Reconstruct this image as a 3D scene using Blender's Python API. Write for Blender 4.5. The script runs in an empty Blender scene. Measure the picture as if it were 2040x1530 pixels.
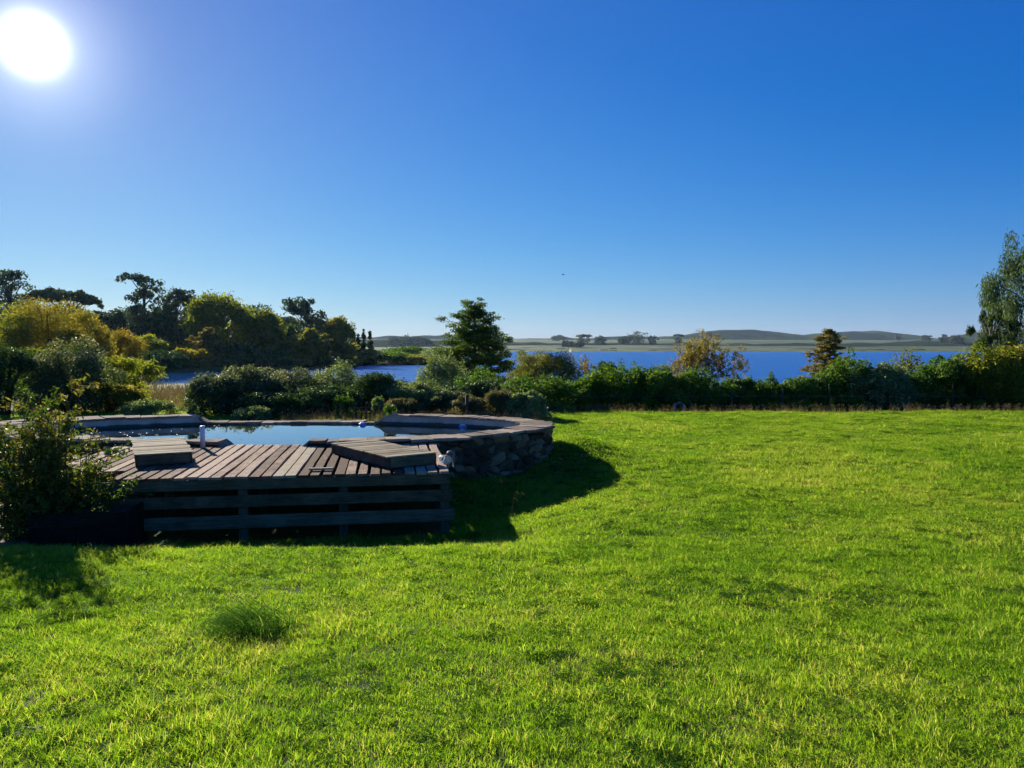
import bpy, math, random
import numpy as np
from mathutils import Vector, Matrix

# ------------------------------------------------------------------ camera
S = bpy.context.scene
COL = S.collection
F = 1540.0            # focal length in photograph pixels (photograph 2040 x 1530)
EYE = 2.6
PITCH = math.radians(-2.64)
cam_d = bpy.data.cameras.new('camera'); cam = bpy.data.objects.new('camera', cam_d)
COL.objects.link(cam); S.camera = cam
cam_d.sensor_width = 36.0; cam_d.lens = 36.0 * F / 2040.0
cam_d.clip_start = 0.05; cam_d.clip_end = 20000
cam.location = (0, 0, EYE); cam.rotation_euler = (math.pi / 2 + PITCH, 0, 0)

# ------------------------------------------------------------------ sky, sun, exposure
SUN_EL = math.radians(18.2); SUN_AZ = math.radians(-31.3)     # azimuth from +Y, negative = left
sun_dir = Vector((math.sin(SUN_AZ) * math.cos(SUN_EL), math.cos(SUN_AZ) * math.cos(SUN_EL), math.sin(SUN_EL)))
W = bpy.data.worlds.new('World'); S.world = W; W.use_nodes = True
nt = W.node_tree; nt.nodes.clear()
def wn(t, **k):
    n = nt.nodes.new(t)
    for a, b in k.items(): setattr(n, a, b)
    return n
sky = wn('ShaderNodeTexSky', sky_type='NISHITA', sun_disc=False)
sky.sun_elevation = SUN_EL; sky.sun_rotation = SUN_AZ
sky.altitude = 0; sky.air_density = 1.0; sky.dust_density = 0.04; sky.ozone_density = 8.0
bg = wn('ShaderNodeBackground'); bg.inputs['Strength'].default_value = 0.05
hs = wn('ShaderNodeHueSaturation'); hs.inputs['Saturation'].default_value = 1.14
sp3 = wn('ShaderNodeSeparateColor'); cb3 = wn('ShaderNodeCombineColor'); nt.links.new(sky.outputs[0], sp3.inputs[0])
for ch, ex, pv, ga in ((0, 1.0, 1.0, 1.0), (1, 0.92, 3.4, 3.35), (2, 0.52, 7.0, 7.3)):
    a_ = wn('ShaderNodeMath', operation='DIVIDE'); a_.inputs[1].default_value = pv; nt.links.new(sp3.outputs[ch], a_.inputs[0])
    b_ = wn('ShaderNodeMath', operation='POWER'); b_.inputs[1].default_value = ex; nt.links.new(a_.outputs[0], b_.inputs[0])
    c_ = wn('ShaderNodeMath', operation='MULTIPLY'); c_.inputs[1].default_value = ga; nt.links.new(b_.outputs[0], c_.inputs[0]); nt.links.new(c_.outputs[0], cb3.inputs[ch])
nt.links.new(cb3.outputs[0], hs.inputs['Color'])
# the sun disc and the lens glare close around it, painted into the sky
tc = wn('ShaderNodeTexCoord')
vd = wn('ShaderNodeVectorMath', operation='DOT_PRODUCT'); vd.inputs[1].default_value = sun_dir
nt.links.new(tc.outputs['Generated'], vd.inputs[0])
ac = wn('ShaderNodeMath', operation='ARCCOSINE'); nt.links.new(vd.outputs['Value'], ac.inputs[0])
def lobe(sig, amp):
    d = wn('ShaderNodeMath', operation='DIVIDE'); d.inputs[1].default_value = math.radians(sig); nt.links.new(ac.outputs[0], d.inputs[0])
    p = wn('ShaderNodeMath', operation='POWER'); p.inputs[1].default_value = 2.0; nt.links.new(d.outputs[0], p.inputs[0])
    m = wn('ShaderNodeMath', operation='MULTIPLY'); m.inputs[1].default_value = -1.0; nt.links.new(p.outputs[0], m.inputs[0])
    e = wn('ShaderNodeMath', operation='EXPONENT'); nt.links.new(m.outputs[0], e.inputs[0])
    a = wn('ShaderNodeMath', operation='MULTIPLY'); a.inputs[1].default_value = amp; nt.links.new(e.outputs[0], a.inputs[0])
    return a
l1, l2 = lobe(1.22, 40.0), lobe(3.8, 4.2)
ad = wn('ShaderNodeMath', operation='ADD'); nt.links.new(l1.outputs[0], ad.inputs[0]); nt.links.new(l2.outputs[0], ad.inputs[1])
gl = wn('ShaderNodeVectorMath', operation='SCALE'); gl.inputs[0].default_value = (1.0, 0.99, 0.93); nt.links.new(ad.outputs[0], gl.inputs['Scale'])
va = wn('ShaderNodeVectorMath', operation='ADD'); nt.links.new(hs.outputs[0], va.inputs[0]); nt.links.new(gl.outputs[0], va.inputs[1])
# wide warm veil of lens glare on the sun's side, painted into the sky colour
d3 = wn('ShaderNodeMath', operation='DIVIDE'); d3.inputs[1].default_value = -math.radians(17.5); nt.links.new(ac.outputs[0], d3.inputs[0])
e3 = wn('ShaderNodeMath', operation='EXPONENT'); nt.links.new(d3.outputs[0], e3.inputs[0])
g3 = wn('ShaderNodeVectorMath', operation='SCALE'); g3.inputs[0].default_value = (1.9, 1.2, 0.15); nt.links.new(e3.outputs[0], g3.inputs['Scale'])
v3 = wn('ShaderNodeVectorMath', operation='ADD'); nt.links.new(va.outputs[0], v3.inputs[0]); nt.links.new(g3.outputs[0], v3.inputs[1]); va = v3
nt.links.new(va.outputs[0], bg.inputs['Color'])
wo = wn('ShaderNodeOutputWorld'); nt.links.new(bg.outputs[0], wo.inputs[0])

sun_l = bpy.data.lights.new('sun', 'SUN'); sun_l.energy = 5.0; sun_l.angle = math.radians(0.5); sun_l.color = (1.0, 0.93, 0.80)
sun = bpy.data.objects.new('sun', sun_l); COL.objects.link(sun)
sun.rotation_euler = sun_dir.to_track_quat('Z', 'Y').to_euler(); sun.location = sun_dir * 60

S.view_settings.view_transform = 'Standard'; S.view_settings.look = 'None'
S.view_settings.exposure = 1.03; S.view_settings.gamma = 1.0; S.view_settings.use_curve_mapping = False
S.render.engine = 'CYCLES'
cy = S.cycles
cy.max_bounces = 5; cy.diffuse_bounces = 2; cy.glossy_bounces = 2; cy.transmission_bounces = 4; cy.transparent_max_bounces = 4
cy.use_adaptive_sampling = True; cy.adaptive_threshold = 0.02
cy.use_denoising = True
cy.use_light_tree = False
cy.sample_clamp_indirect = 6.0

# ------------------------------------------------------------------ helpers
rng = np.random.default_rng(7)

def px2w(px, py, d):
    """the point seen at photograph pixel (px, py) whose world y is d"""
    a = (px - 1020) / F; b = (765 - py) / F
    fy = math.cos(PITCH) - b * math.sin(PITCH)
    fz = math.sin(PITCH) + b * math.cos(PITCH)
    return np.array([a / fy * d, d, EYE + fz / fy * d])

def sm(a, b, x):
    t = np.clip((np.asarray(x, float) - a) / (b - a), 0, 1)
    return t * t * (3 - 2 * t)

def vnoise(x, y, seed=0):
    """smooth value noise, about -1..1"""
    x = np.asarray(x, float); y = np.asarray(y, float)
    xi = np.floor(x).astype(np.int64); yi = np.floor(y).astype(np.int64)
    fx = x - xi; fy = y - yi
    fx = fx * fx * (3 - 2 * fx); fy = fy * fy * (3 - 2 * fy)
    def h(a, b):
        n = (a * 374761393 + b * 668265263 + seed * 144665) & 0x7fffffff
        n = ((n ^ (n >> 13)) * 1274126177) & 0x7fffffff
        return ((n ^ (n >> 16)) & 0xffff) / 32767.5 - 1
    return (h(xi, yi) * (1 - fx) + h(xi + 1, yi) * fx) * (1 - fy) + (h(xi, yi + 1) * (1 - fx) + h(xi + 1, yi + 1) * fx) * fy

# pool outline
PX, PY, PA, PB = -4.9, 16.4, 5.15, 2.36
def pool_in(th):
    return PX + PA * np.cos(th), PY + PB * np.sin(th)
def pool_thick(th):
    c = np.cos(th)
    return 0.36 + 0.26 * np.clip(c, 0, 1) ** 2 + 2.2 * np.clip(-c - 0.55, 0, 1) ** 1.3
def pool_nrm(th):
    nx = np.cos(th) / PA; ny = np.sin(th) / PB
    l = np.sqrt(nx * nx + ny * ny)
    return nx / l, ny / l
def pool_off(th, off):
    x, y = pool_in(th); nx, ny = pool_nrm(th)
    return x + nx * off, y + ny * off
def pool_out(th):
    return pool_off(th, pool_thick(th))
def in_pool(x, y, grow=0.55):
    return ((x - PX) / (PA + grow)) ** 2 + ((y - PY) / (PB + grow)) ** 2 < 1

SHORE_U = [-0.62, -0.47, -0.38, -0.30, -0.21, -0.14, -0.08]
SHORE_Y = [140, 152, 166, 178, 222, 232, 240]
LAKE = -2.4
def H(x, y):
    """height of the ground"""
    x = np.asarray(x, float); y = np.asarray(y, float)
    yy = np.maximum(y, 0.0)
    u = x / np.maximum(y, 1.0)
    z = 0.28 + 0.72 * np.exp(-np.maximum(yy, 0) ** 1.6 / 17.0) * 1.0
    z = np.where(y < 0, 1.0, z)
    z = 1.0 - 0.078 * np.minimum(yy, 20)
    k = 0.06                                       # soft floor at 0.28
    z = 0.30 + np.log1p(np.exp((z - 0.30) / k)) * k
    z = z - 0.40 * np.exp(-((x + 3.2) / 3.6) ** 4 - ((y - 11.1) / 2.05) ** 4)
    z = z - 0.26 * np.exp(-((x - 0.1) / 1.5) ** 2 - ((y - 13.4) / 1.8) ** 2)
    z = z + 0.36 * np.exp(-((x - 1.35) / 0.9) ** 2 - ((y - 17.1) / 1.5) ** 2)
    z = z + 0.025 * vnoise(x * 0.33, y * 0.33, 3) * sm(2, 6, yy) + (0.008 * vnoise(x * 1.1, y * 1.1, 5) + 0.005 * vnoise(x * 2.7, y * 2.7, 6)) * (yy < 30)
    z = z - 1.0 * sm(27.9, 33.0, y)
    lawn = z
    ml = -1.9 + 0.25 * vnoise(x * 0.05, y * 0.05, 9)
    z = lawn + (ml - lawn) * sm(30, 74, y)
    z = z + (-3.6 - z) * sm(94, 118, y)
    sh = np.interp(u, SHORE_U, SHORE_Y) + 5 * vnoise(x * 0.03, y * 0.03, 12)
    bank = -3.6 + (1.9 + np.clip((y - 260) * 0.004, 0, 3)) * sm(sh - 8, sh + 6, y)
    bank = np.where(u < -0.02, bank, -3.6)
    bank = -3.6 + (bank + 3.6) * (1 - sm(-0.115, -0.075, u + 0.012 * vnoise(y * 0.02, 0 * y, 4)))
    z = np.where(y > 94, np.maximum(z, bank), z)
    left = -3.6 + 1.8 * (1 - sm(-0.52, -0.465, u)) * sm(70, 95, y)
    z = np.where(y > 94, np.maximum(z, left), z)
    far = -3.6 + 1.5 * sm(1175, 1195, y) + np.clip(y - 1195, 0, 2400) * 0.022 + 2.0 * vnoise(x * 0.004, y * 0.004, 21) * sm(1250, 1700, y)
    z = np.where(y > 1150, np.maximum(z, far), z)
    return z
def Hs(x, y): return float(H(np.array([x]), np.array([y]))[0])

def tag(o, label=None, cat=None, group=None, kind=None):
    if label: o['label'] = label
    if cat: o['category'] = cat
    if group: o['group'] = group
    if kind: o['kind'] = kind
    return o

def empty(name, loc, rz=0.0):
    o = bpy.data.objects.new(name, None); COL.objects.link(o)
    o.empty_display_size = 0.2
    o.location = [float(v) for v in loc]; o.rotation_euler = (0, 0, rz)
    return o

def mesh_np(name, V, quads=None, tris=None, mat=None, tint=None, smooth=False):
    me = bpy.data.meshes.new(name)
    V = np.asarray(V, np.float32).reshape(-1, 3)
    me.vertices.add(len(V)); me.vertices.foreach_set('co', V.ravel())
    idx = []; tot = []
    if quads is not None and len(quads): q = np.asarray(quads, np.int32).reshape(-1, 4); idx.append(q.ravel()); tot.append(np.full(len(q), 4, np.int32))
    if tris is not None and len(tris): t = np.asarray(tris, np.int32).reshape(-1, 3); idx.append(t.ravel()); tot.append(np.full(len(t), 3, np.int32))
    idx = np.concatenate(idx); tot = np.concatenate(tot)
    st = np.concatenate([[0], np.cumsum(tot)[:-1]]).astype(np.int32)
    me.loops.add(len(idx)); me.loops.foreach_set('vertex_index', idx)
    me.polygons.add(len(tot)); me.polygons.foreach_set('loop_start', st)
    me.update(calc_edges=True)
    if tint is not None:
        at = me.attributes.new('tint', 'FLOAT', 'POINT'); at.data.foreach_set('value', np.asarray(tint, np.float32))
    me.polygons.foreach_set('use_smooth', np.full(len(tot), bool(smooth)))
    if mat: me.materials.append(mat)
    return me

def obj(name, me, parent=None, loc=None, rot=None, scale=None):
    o = bpy.data.objects.new(name, me); COL.objects.link(o)
    if parent: o.parent = parent
    if loc is not None: o.location = [float(v) for v in loc]
    if rot is not None: o.rotation_euler = [float(v) for v in rot]
    if scale is not None: o.scale = [float(v) for v in scale]
    return o

class Geo:
    """collects quads and triangles"""
    def __init__(s): s.V = []; s.Q = []; s.T = []; s.tt = []; s.n = 0
    def add(s, V, Q=None, T=None, tint=0.5):
        V = np.asarray(V, float).reshape(-1, 3)
        if Q is not None and len(Q): s.Q.append(np.asarray(Q, int).reshape(-1, 4) + s.n)
        if T is not None and len(T): s.T.append(np.asarray(T, int).reshape(-1, 3) + s.n)
        s.V.append(V); s.tt.append(np.full(len(V), tint) if np.isscalar(tint) else np.asarray(tint, float)); s.n += len(V)
    def box(s, x0, x1, y0, y1, z0, z1, tint=0.5, bev=0.0):
        if bev <= 0:
            V = [(x, y, z) for x in (x0, x1) for y in (y0, y1) for z in (z0, z1)]
            s.add(V, [(0, 1, 3, 2), (4, 6, 7, 5), (0, 4, 5, 1), (2, 3, 7, 6), (0, 2, 6, 4), (1, 5, 7, 3)], tint=tint)
        else:
            b = bev
            # box with its upper and lower edges broken
            V = []
            for z, i in ((z0, b), (z0 + b, 0), (z1 - b, 0), (z1, b)):
                V += [(x0 + i, y0 + i, z), (x1 - i, y0 + i, z), (x1 - i, y1 - i, z), (x0 + i, y1 - i, z)]
            Q = [(3, 2, 1, 0), (12, 13, 14, 15)]
            for k in range(3):
                for j in range(4):
                    a = k * 4 + j; c = k * 4 + (j + 1) % 4
                    Q.append((a, c, c + 4, a + 4))
            s.add(V, Q, tint=tint)
    def tube(s, P, R, n=6, tint=0.5, cap=True):
        P = np.asarray(P, float); R = np.asarray(R, float)
        m = len(P)
        d = np.gradient(P, axis=0); d /= np.linalg.norm(d, axis=1)[:, None] + 1e-9
        ref = np.array([0, 0, 1.0]) if abs(d[:, 2]).mean() < 0.8 else np.array([1.0, 0, 0])
        a = np.cross(d, ref); a /= np.linalg.norm(a, axis=1)[:, None] + 1e-9
        b = np.cross(d, a)
        th = np.linspace(0, 2 * np.pi, n, endpoint=False)
        V = P[:, None] + R[:, None, None] * (a[:, None] * np.cos(th)[None, :, None] + b[:, None] * np.sin(th)[None, :, None])
        Q = []
        i = np.arange(m - 1)[:, None]; j = np.arange(n)[None]
        Q = np.stack([i * n + j, i * n + (j + 1) % n, (i + 1) * n + (j + 1) % n, (i + 1) * n + j], -1).reshape(-1, 4)
        T = None
        if cap:
            T = [(0, k + 1, k) for k in range(1, n - 1)] + [((m - 1) * n, (m - 1) * n + k, (m - 1) * n + k + 1) for k in range(1, n - 1)]
        s.add(V.reshape(-1, 3), Q, T, tint)
    def mesh(s, name, mat, smooth=False):
        return mesh_np(name, np.concatenate(s.V), np.concatenate(s.Q) if s.Q else None, np.concatenate(s.T) if s.T else None, mat, np.concatenate(s.tt), smooth)

# ------------------------------------------------------------------ materials
def newmat(name):
    m = bpy.data.materials.new(name); m.use_nodes = True
    t = m.node_tree; t.nodes.clear()
    out = t.nodes.new('ShaderNodeOutputMaterial')
    def N(ty, **k):
        n = t.nodes.new(ty)
        for a, b in k.items(): setattr(n, a, b)
        return n
    L = t.links.new
    return m, N, L, out

def ramp(N, stops):
    r = N('ShaderNodeValToRGB'); e = r.color_ramp.elements
    while len(e) < len(stops): e.new(0.5)
    for i, (p, c) in enumerate(stops):
        e[i].position = p; e[i].color = (c[0], c[1], c[2], 1)
    return r

def noise(N, L, scale, detail=4, coord=None, rough=0.55, vec_scale=None):
    n = N('ShaderNodeTexNoise'); n.inputs['Scale'].default_value = scale; n.inputs['Detail'].default_value = detail; n.inputs['Roughness'].default_value = rough
    if coord is not None:
        if vec_scale:
            mp = N('ShaderNodeMapping'); mp.inputs['Scale'].default_value = vec_scale; L(coord, mp.inputs[0]); L(mp.outputs[0], n.inputs['Vector'])
        else: L(coord, n.inputs['Vector'])
    return n

def leaf_mat(name, stops, trans=0.35, gloss=0.12, tr_gain=1.6, pos_noise=None, gain=1.9):
    stops = [(p, tuple(min(0.8, v * gain) for v in c)) for p, c in stops]; gloss = gloss * 0.45
    m, N, L, out = newmat(name)
    at = N('ShaderNodeAttribute', attribute_name='tint')
    fac = at.outputs['Fac']
    if pos_noise:
        g = N('ShaderNodeNewGeometry'); nz = noise(N, L, pos_noise, 4, g.outputs['Position'], 0.65); nz2 = noise(N, L, pos_noise * 0.22, 3, g.outputs['Position'])
        av = N('ShaderNodeMath', operation='ADD'); L(nz.outputs['Fac'], av.inputs[0]); L(nz2.outputs['Fac'], av.inputs[1])
        mx = N('ShaderNodeMath', operation='MULTIPLY_ADD'); mx.inputs[1].default_value = 1.0; mx.inputs[2].default_value = -1.0
        L(av.outputs[0], mx.inputs[0])
        ad = N('ShaderNodeMath', operation='ADD'); L(fac, ad.inputs[0]); L(mx.outputs[0], ad.inputs[1]); fac = ad.outputs[0]
    r = ramp(N, stops); L(fac, r.inputs[0])
    p = N('ShaderNodeBsdfPrincipled'); L(r.outputs[0], p.inputs['Base Color'])
    p.inputs['Roughness'].default_value = 0.55; p.inputs['Specular IOR Level'].default_value = gloss
    tr = N('ShaderNodeBsdfTranslucent')
    mc = N('ShaderNodeMix', data_type='RGBA', blend_type='MULTIPLY'); mc.inputs['Factor'].default_value = 1.0
    L(r.outputs[0], mc.inputs['A']); mc.inputs['B'].default_value = (tr_gain, tr_gain * 0.95, tr_gain * 0.45, 1)
    L(mc.outputs['Result'], tr.inputs['Color'])
    ms = N('ShaderNodeMixShader'); ms.inputs[0].default_value = trans
    L(p.outputs[0], ms.inputs[1]); L(tr.outputs[0], ms.inputs[2]); L(ms.outputs[0], out.inputs[0])
    return m

def solid_mat(name, c1, c2, scale=6.0, rough=0.8, spec=0.3, bump=0.3, bscale=30, coord='Object', stretch=None, rnd=0.0, bdist=0.02):
    m, N, L, out = newmat(name)
    tc = N('ShaderNodeTexCoord'); co = tc.outputs[coord]
    if rnd:
        oi = N('ShaderNodeObjectInfo'); sc = N('ShaderNodeMath', operation='MULTIPLY'); sc.inputs[1].default_value = 37.0; L(oi.outputs['Random'], sc.inputs[0])
        cb = N('ShaderNodeCombineXYZ'); L(sc.outputs[0], cb.inputs[0]); L(sc.outputs[0], cb.inputs[2])
        vv = N('ShaderNodeVectorMath', operation='ADD'); L(co, vv.inputs[0]); L(cb.outputs[0], vv.inputs[1]); co = vv.outputs[0]
    n = noise(N, L, scale, 6, co, 0.6, stretch)
    fac = n.outputs['Fac']
    if rnd:
        ma = N('ShaderNodeMath', operation='MULTIPLY_ADD'); ma.inputs[1].default_value = rnd; ma.inputs[2].default_value = -rnd / 2
        L(oi.outputs['Random'], ma.inputs[0]); a2 = N('ShaderNodeMath', operation='ADD'); L(fac, a2.inputs[0]); L(ma.outputs[0], a2.inputs[1]); fac = a2.outputs[0]
    r = ramp(N, [(0.3, c1), (0.7, c2)]); L(fac, r.inputs[0])
    p = N('ShaderNodeBsdfPrincipled'); L(r.outputs[0], p.inputs['Base Color']); p.inputs['Roughness'].default_value = rough; p.inputs['Specular IOR Level'].default_value = spec
    if bump:
        b = N('ShaderNodeBump'); b.inputs['Strength'].default_value = bump; b.inputs['Distance'].default_value = bdist
        n2 = noise(N, L, bscale, 5, co, 0.6, stretch); L(n2.outputs['Fac'], b.inputs['Height']); L(b.outputs[0], p.inputs['Normal'])
    L(p.outputs[0], out.inputs[0])
    return m

def wood_mat(name, dark, mid, light, axis='y', rnd=0.5, stain=True):
    """weathered timber with the grain along one local axis"""
    m, N, L, out = newmat(name)
    tc = N('ShaderNodeTexCoord'); oi = N('ShaderNodeObjectInfo')
    sc = N('ShaderNodeMath', operation='MULTIPLY'); sc.inputs[1].default_value = 53.0; L(oi.outputs['Random'], sc.inputs[0])
    cb = N('ShaderNodeCombineXYZ')
    for k in range(3): L(sc.outputs[0], cb.inputs[k])
    vv = N('ShaderNodeVectorMath', operation='ADD'); L(tc.outputs['Object'], vv.inputs[0]); L(cb.outputs[0], vv.inputs[1])
    st = {'x': (0.05, 1, 1), 'y': (1, 0.05, 1), 'z': (1, 1, 0.05)}[axis]
    g = noise(N, L, 70, 5, vv.outputs[0], 0.65, st)
    bl = noise(N, L, 3.0, 5, vv.outputs[0], 0.65)
    mx = N('ShaderNodeMath', operation='MULTIPLY'); mx.inputs[1].default_value = 0.55; L(g.outputs['Fac'], mx.inputs[0])
    m2 = N('ShaderNodeMath', operation='MULTIPLY_ADD'); m2.inputs[1].default_value = 0.45; L(bl.outputs['Fac'], m2.inputs[0]); L(mx.outputs[0], m2.inputs[2])
    m3 = N('ShaderNodeMath', operation='MULTIPLY_ADD'); m3.inputs[1].default_value = rnd * 0.35; L(oi.outputs['Random'], m3.inputs[0]); L(m2.outputs[0], m3.inputs[2])
    m4 = N('ShaderNodeMath', operation='SUBTRACT'); m4.inputs[1].default_value = rnd * 0.175; L(m3.outputs[0], m4.inputs[0])
    r = ramp(N, [(0.38, dark), (0.5, mid), (0.62, light)]); L(m4.outputs[0], r.inputs[0])
    p = N('ShaderNodeBsdfPrincipled'); L(r.outputs[0], p.inputs['Base Color']); p.inputs['Roughness'].default_value = 0.9; p.inputs['Specular IOR Level'].default_value = 0.04
    b = N('ShaderNodeBump'); b.inputs['Strength'].default_value = 0.35; b.inputs['Distance'].default_value = 0.003
    L(g.outputs['Fac'], b.inputs['Height']); L(b.outputs[0], p.inputs['Normal'])
    L(p.outputs[0], out.inputs[0])
    return m

MT = {}
# foliage (tint 0 .. 1)
MT['green']   = leaf_mat('leaf_green',   [(0.0, (.020, .050, .008)), (0.5, (.045, .095, .012)), (1.0, (.10, .16, .02))], 0.38, 0.25, gain=1.55)
MT['bright']  = leaf_mat('leaf_bright',  [(0.0, (.025, .060, .008)), (0.5, (.055, .12, .012)), (1.0, (.13, .20, .02))], 0.45, 0.2, gain=1.2)
MT['dark']    = leaf_mat('leaf_dark',    [(0.0, (.010, .024, .008)), (0.6, (.022, .042, .012)), (1.0, (.05, .075, .02))], 0.25, 0.25, gain=2.4)
MT['euc']     = leaf_mat('leaf_eucalypt', [(0.0, (.014, .026, .012)), (0.6, (.030, .046, .020)), (1.0, (.06, .075, .03))], 0.22, 0.3, gain=2.4)
MT['euc_pale'] = leaf_mat('leaf_eucalypt_pale', [(0.0, (.022, .045, .018)), (0.6, (.05, .085, .034)), (1.0, (.11, .15, .06))], 0.36, 0.3, gain=1.4)
MT['yellow']  = leaf_mat('leaf_yellow',  [(0.0, (.060, .070, .012)), (0.5, (.12, .105, .014)), (1.0, (.19, .145, .02))], 0.55, 0.12, 1.7, gain=1.6)
MT['ygreen']  = leaf_mat('leaf_yellow_green', [(0.0, (.035, .060, .010)), (0.5, (.085, .105, .012)), (1.0, (.17, .17, .02))], 0.55, 0.12, 1.7, gain=1.6)
MT['orange']  = leaf_mat('leaf_orange',  [(0.0, (.055, .055, .010)), (0.5, (.115, .088, .012)), (1.0, (.16, .12, .02))], 0.55, 0.12, 1.7, gain=1.6)
MT['rust']    = leaf_mat('leaf_rust',    [(0.0, (.040, .040, .012)), (0.5, (.085, .070, .020)), (1.0, (.14, .115, .03))], 0.5, 0.1, 1.5, gain=2.3)
MT['cypress'] = leaf_mat('leaf_cypress', [(0.0, (.020, .045, .010)), (0.5, (.05, .085, .012)), (1.0, (.16, .16, .02))], 0.40, 0.15, 1.5, gain=1.7)
MT['greygreen'] = leaf_mat('leaf_grey_green', [(0.0, (.025, .045, .018)), (0.5, (.06, .085, .032)), (1.0, (.14, .165, .07))], 0.35, 0.3, gain=2.4)
MT['pale']    = leaf_mat('leaf_pale_tips', [(0.0, (.016, .030, .012)), (0.55, (.04, .056, .024)), (0.8, (.08, .09, .045)), (1.0, (.20, .175, .125))], 0.32, 0.3, gain=2.4)
MT['brown']   = leaf_mat('leaf_brown',   [(0.0, (.035, .042, .016)), (0.5, (.065, .062, .026)), (1.0, (.11, .09, .045))], 0.35, 0.15)
MT['olive']   = leaf_mat('leaf_olive',   [(0.0, (.04, .055, .012)), (0.5, (.10, .105, .018)), (1.0, (.20, .16, .03))], 0.52, 0.12, 1.7, gain=1.6)
MT['shrub']   = leaf_mat('leaf_shrub_mixed', [(0.0, (.018, .042, .008)), (0.45, (.05, .085, .012)), (0.75, (.14, .13, .02)), (0.9, (.20, .10, .03)), (1.0, (.30, .24, .10))], 0.40, 0.35, 1.7, gain=1.35)
MT['far']     = leaf_mat('leaf_far',     [(0.0, (.022, .032, .016)), (1.0, (.05, .062, .025))], 0.25, 0.1)
MT['reed']    = leaf_mat('reed',         [(0.0, (.035, .06, .014)), (0.45, (.075, .085, .022)), (0.8, (.13, .115, .045)), (1.0, (.24, .20, .12))], 0.4, 0.05, 1.3)
MT['grass']   = leaf_mat('grass_blade',  [(0.0, (.037, .086, .008)), (0.30, (.076, .150, .010)), (0.60, (.126, .200, .014)), (0.82, (.18, .218, .029)), (1.0, (.27, .24, .09))], 0.55, 0.04, 1.9, pos_noise=1.1, gain=1.58)
MT['clover'] = leaf_mat('clover', [(0.0, (.022, .060, .008)), (0.5, (.045, .10, .012)), (1.0, (.08, .14, .02))], 0.45, 0.0, 1.6, gain=1.9)
MT['tussock'] = leaf_mat('tussock_blade', [(0.0, (.035, .085, .010)), (0.5, (.065, .13, .018)), (1.0, (.13, .20, .05))], 0.6, 0.0, 1.8)
MT['seed']    = leaf_mat('seed_heads',   [(0.0, (.06, .075, .02)), (0.5, (.16, .12, .06)), (1.0, (.30, .23, .15))], 0.4, 0.0, 1.3, gain=1.3)
MT['bark']    = solid_mat('bark', (.035, .028, .02), (.10, .08, .06), 9, 0.9, 0.2, 0.5, 25)
MT['bark_pale'] = solid_mat('bark_pale', (.14, .12, .10), (.32, .29, .25), 5, 0.85, 0.2, 0.3, 20)
MT['twig']    = solid_mat('twig', (.09, .06, .04), (.20, .14, .09), 9, 0.9, 0.2, 0.0)
# built things
MT['plank']   = wood_mat('deck_timber', (.105, .060, .036), (.225, .145, .092), (.41, .295, .20), 'y', 1.0)
MT['plank_new'] = wood_mat('deck_timber_new', (.30, .235, .145), (.38, .31, .20), (.44, .37, .25), 'y', 0.2)
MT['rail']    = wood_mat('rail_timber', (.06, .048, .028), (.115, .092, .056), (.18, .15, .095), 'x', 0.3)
MT['post']    = wood_mat('post_timber', (.04, .034, .024), (.08, .066, .046), (.13, .11, .08), 'z', 0.5)
MT['shadewood'] = wood_mat('shaded_timber', (.008, .007, .006), (.016, .014, .011), (.028, .025, .02), 'x', 0.3)  # nearly black: the shade at the shrub's foot is put into the timber colour
MT['slat']    = wood_mat('slat_timber', (.13, .10, .058), (.25, .20, .12), (.38, .31, .20), 'x', 0.6)
MT['stone']   = solid_mat('rubble_stone', (.075, .048, .028), (.27, .19, .115), 5, 0.9, 0.06, 0.6, 14, rnd=0.9)
MT['mortar']  = solid_mat('mortar', (.045, .036, .028), (.10, .085, .065), 9, 0.95, 0.1, 0.6, 30)
MT['coping']  = solid_mat('coping_stone', (.16, .125, .092), (.38, .30, .215), 4, 0.95, 0.03, 0.35, 22, rnd=0.5)
MT['_l']  = solid_mat('pool_lining', (.16, .17, .17), (.27, .28, .28), 2.5, 0.7, 0.3, 0.2, 18)
MT['paving']  = solid_mat('flagstone', (.17, .14, .11), (.33, .27, .20), 4, 0.95, 0.03, 0.4, 20, rnd=0.4)
MT['white']   = solid_mat('white_plastic', (.62, .62, .62), (.74, .74, .74), 8, 0.4, 0.5, 0.0)
MT['greyp']   = solid_mat('grey_plastic', (.10, .11, .105), (.18, .19, .18), 8, 0.5, 0.4, 0.0)
MT['blue']    = solid_mat('blue_plastic', (.05, .16, .50), (.08, .24, .62), 8, 0.35, 0.5, 0.0)
MT['sail']    = leaf_mat('sail_cloth', [(0.0, (.78, .78, .76)), (1.0, (.80, .80, .78))], 0.4, 0.1, 0.9, gain=0.8)
MT['bird']    = solid_mat('feathers', (.02, .02, .022), (.05, .05, .05), 9, 0.8, 0.2, 0.0)
MT['wire']    = solid_mat('wire', (.20, .20, .20), (.30, .30, .30), 9, 0.5, 0.5, 0.0)
MT['tyre']    = solid_mat('faded_rubber', (.10, .11, .125), (.17, .185, .20), 9, 0.8, 0.2, 0.1)

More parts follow.
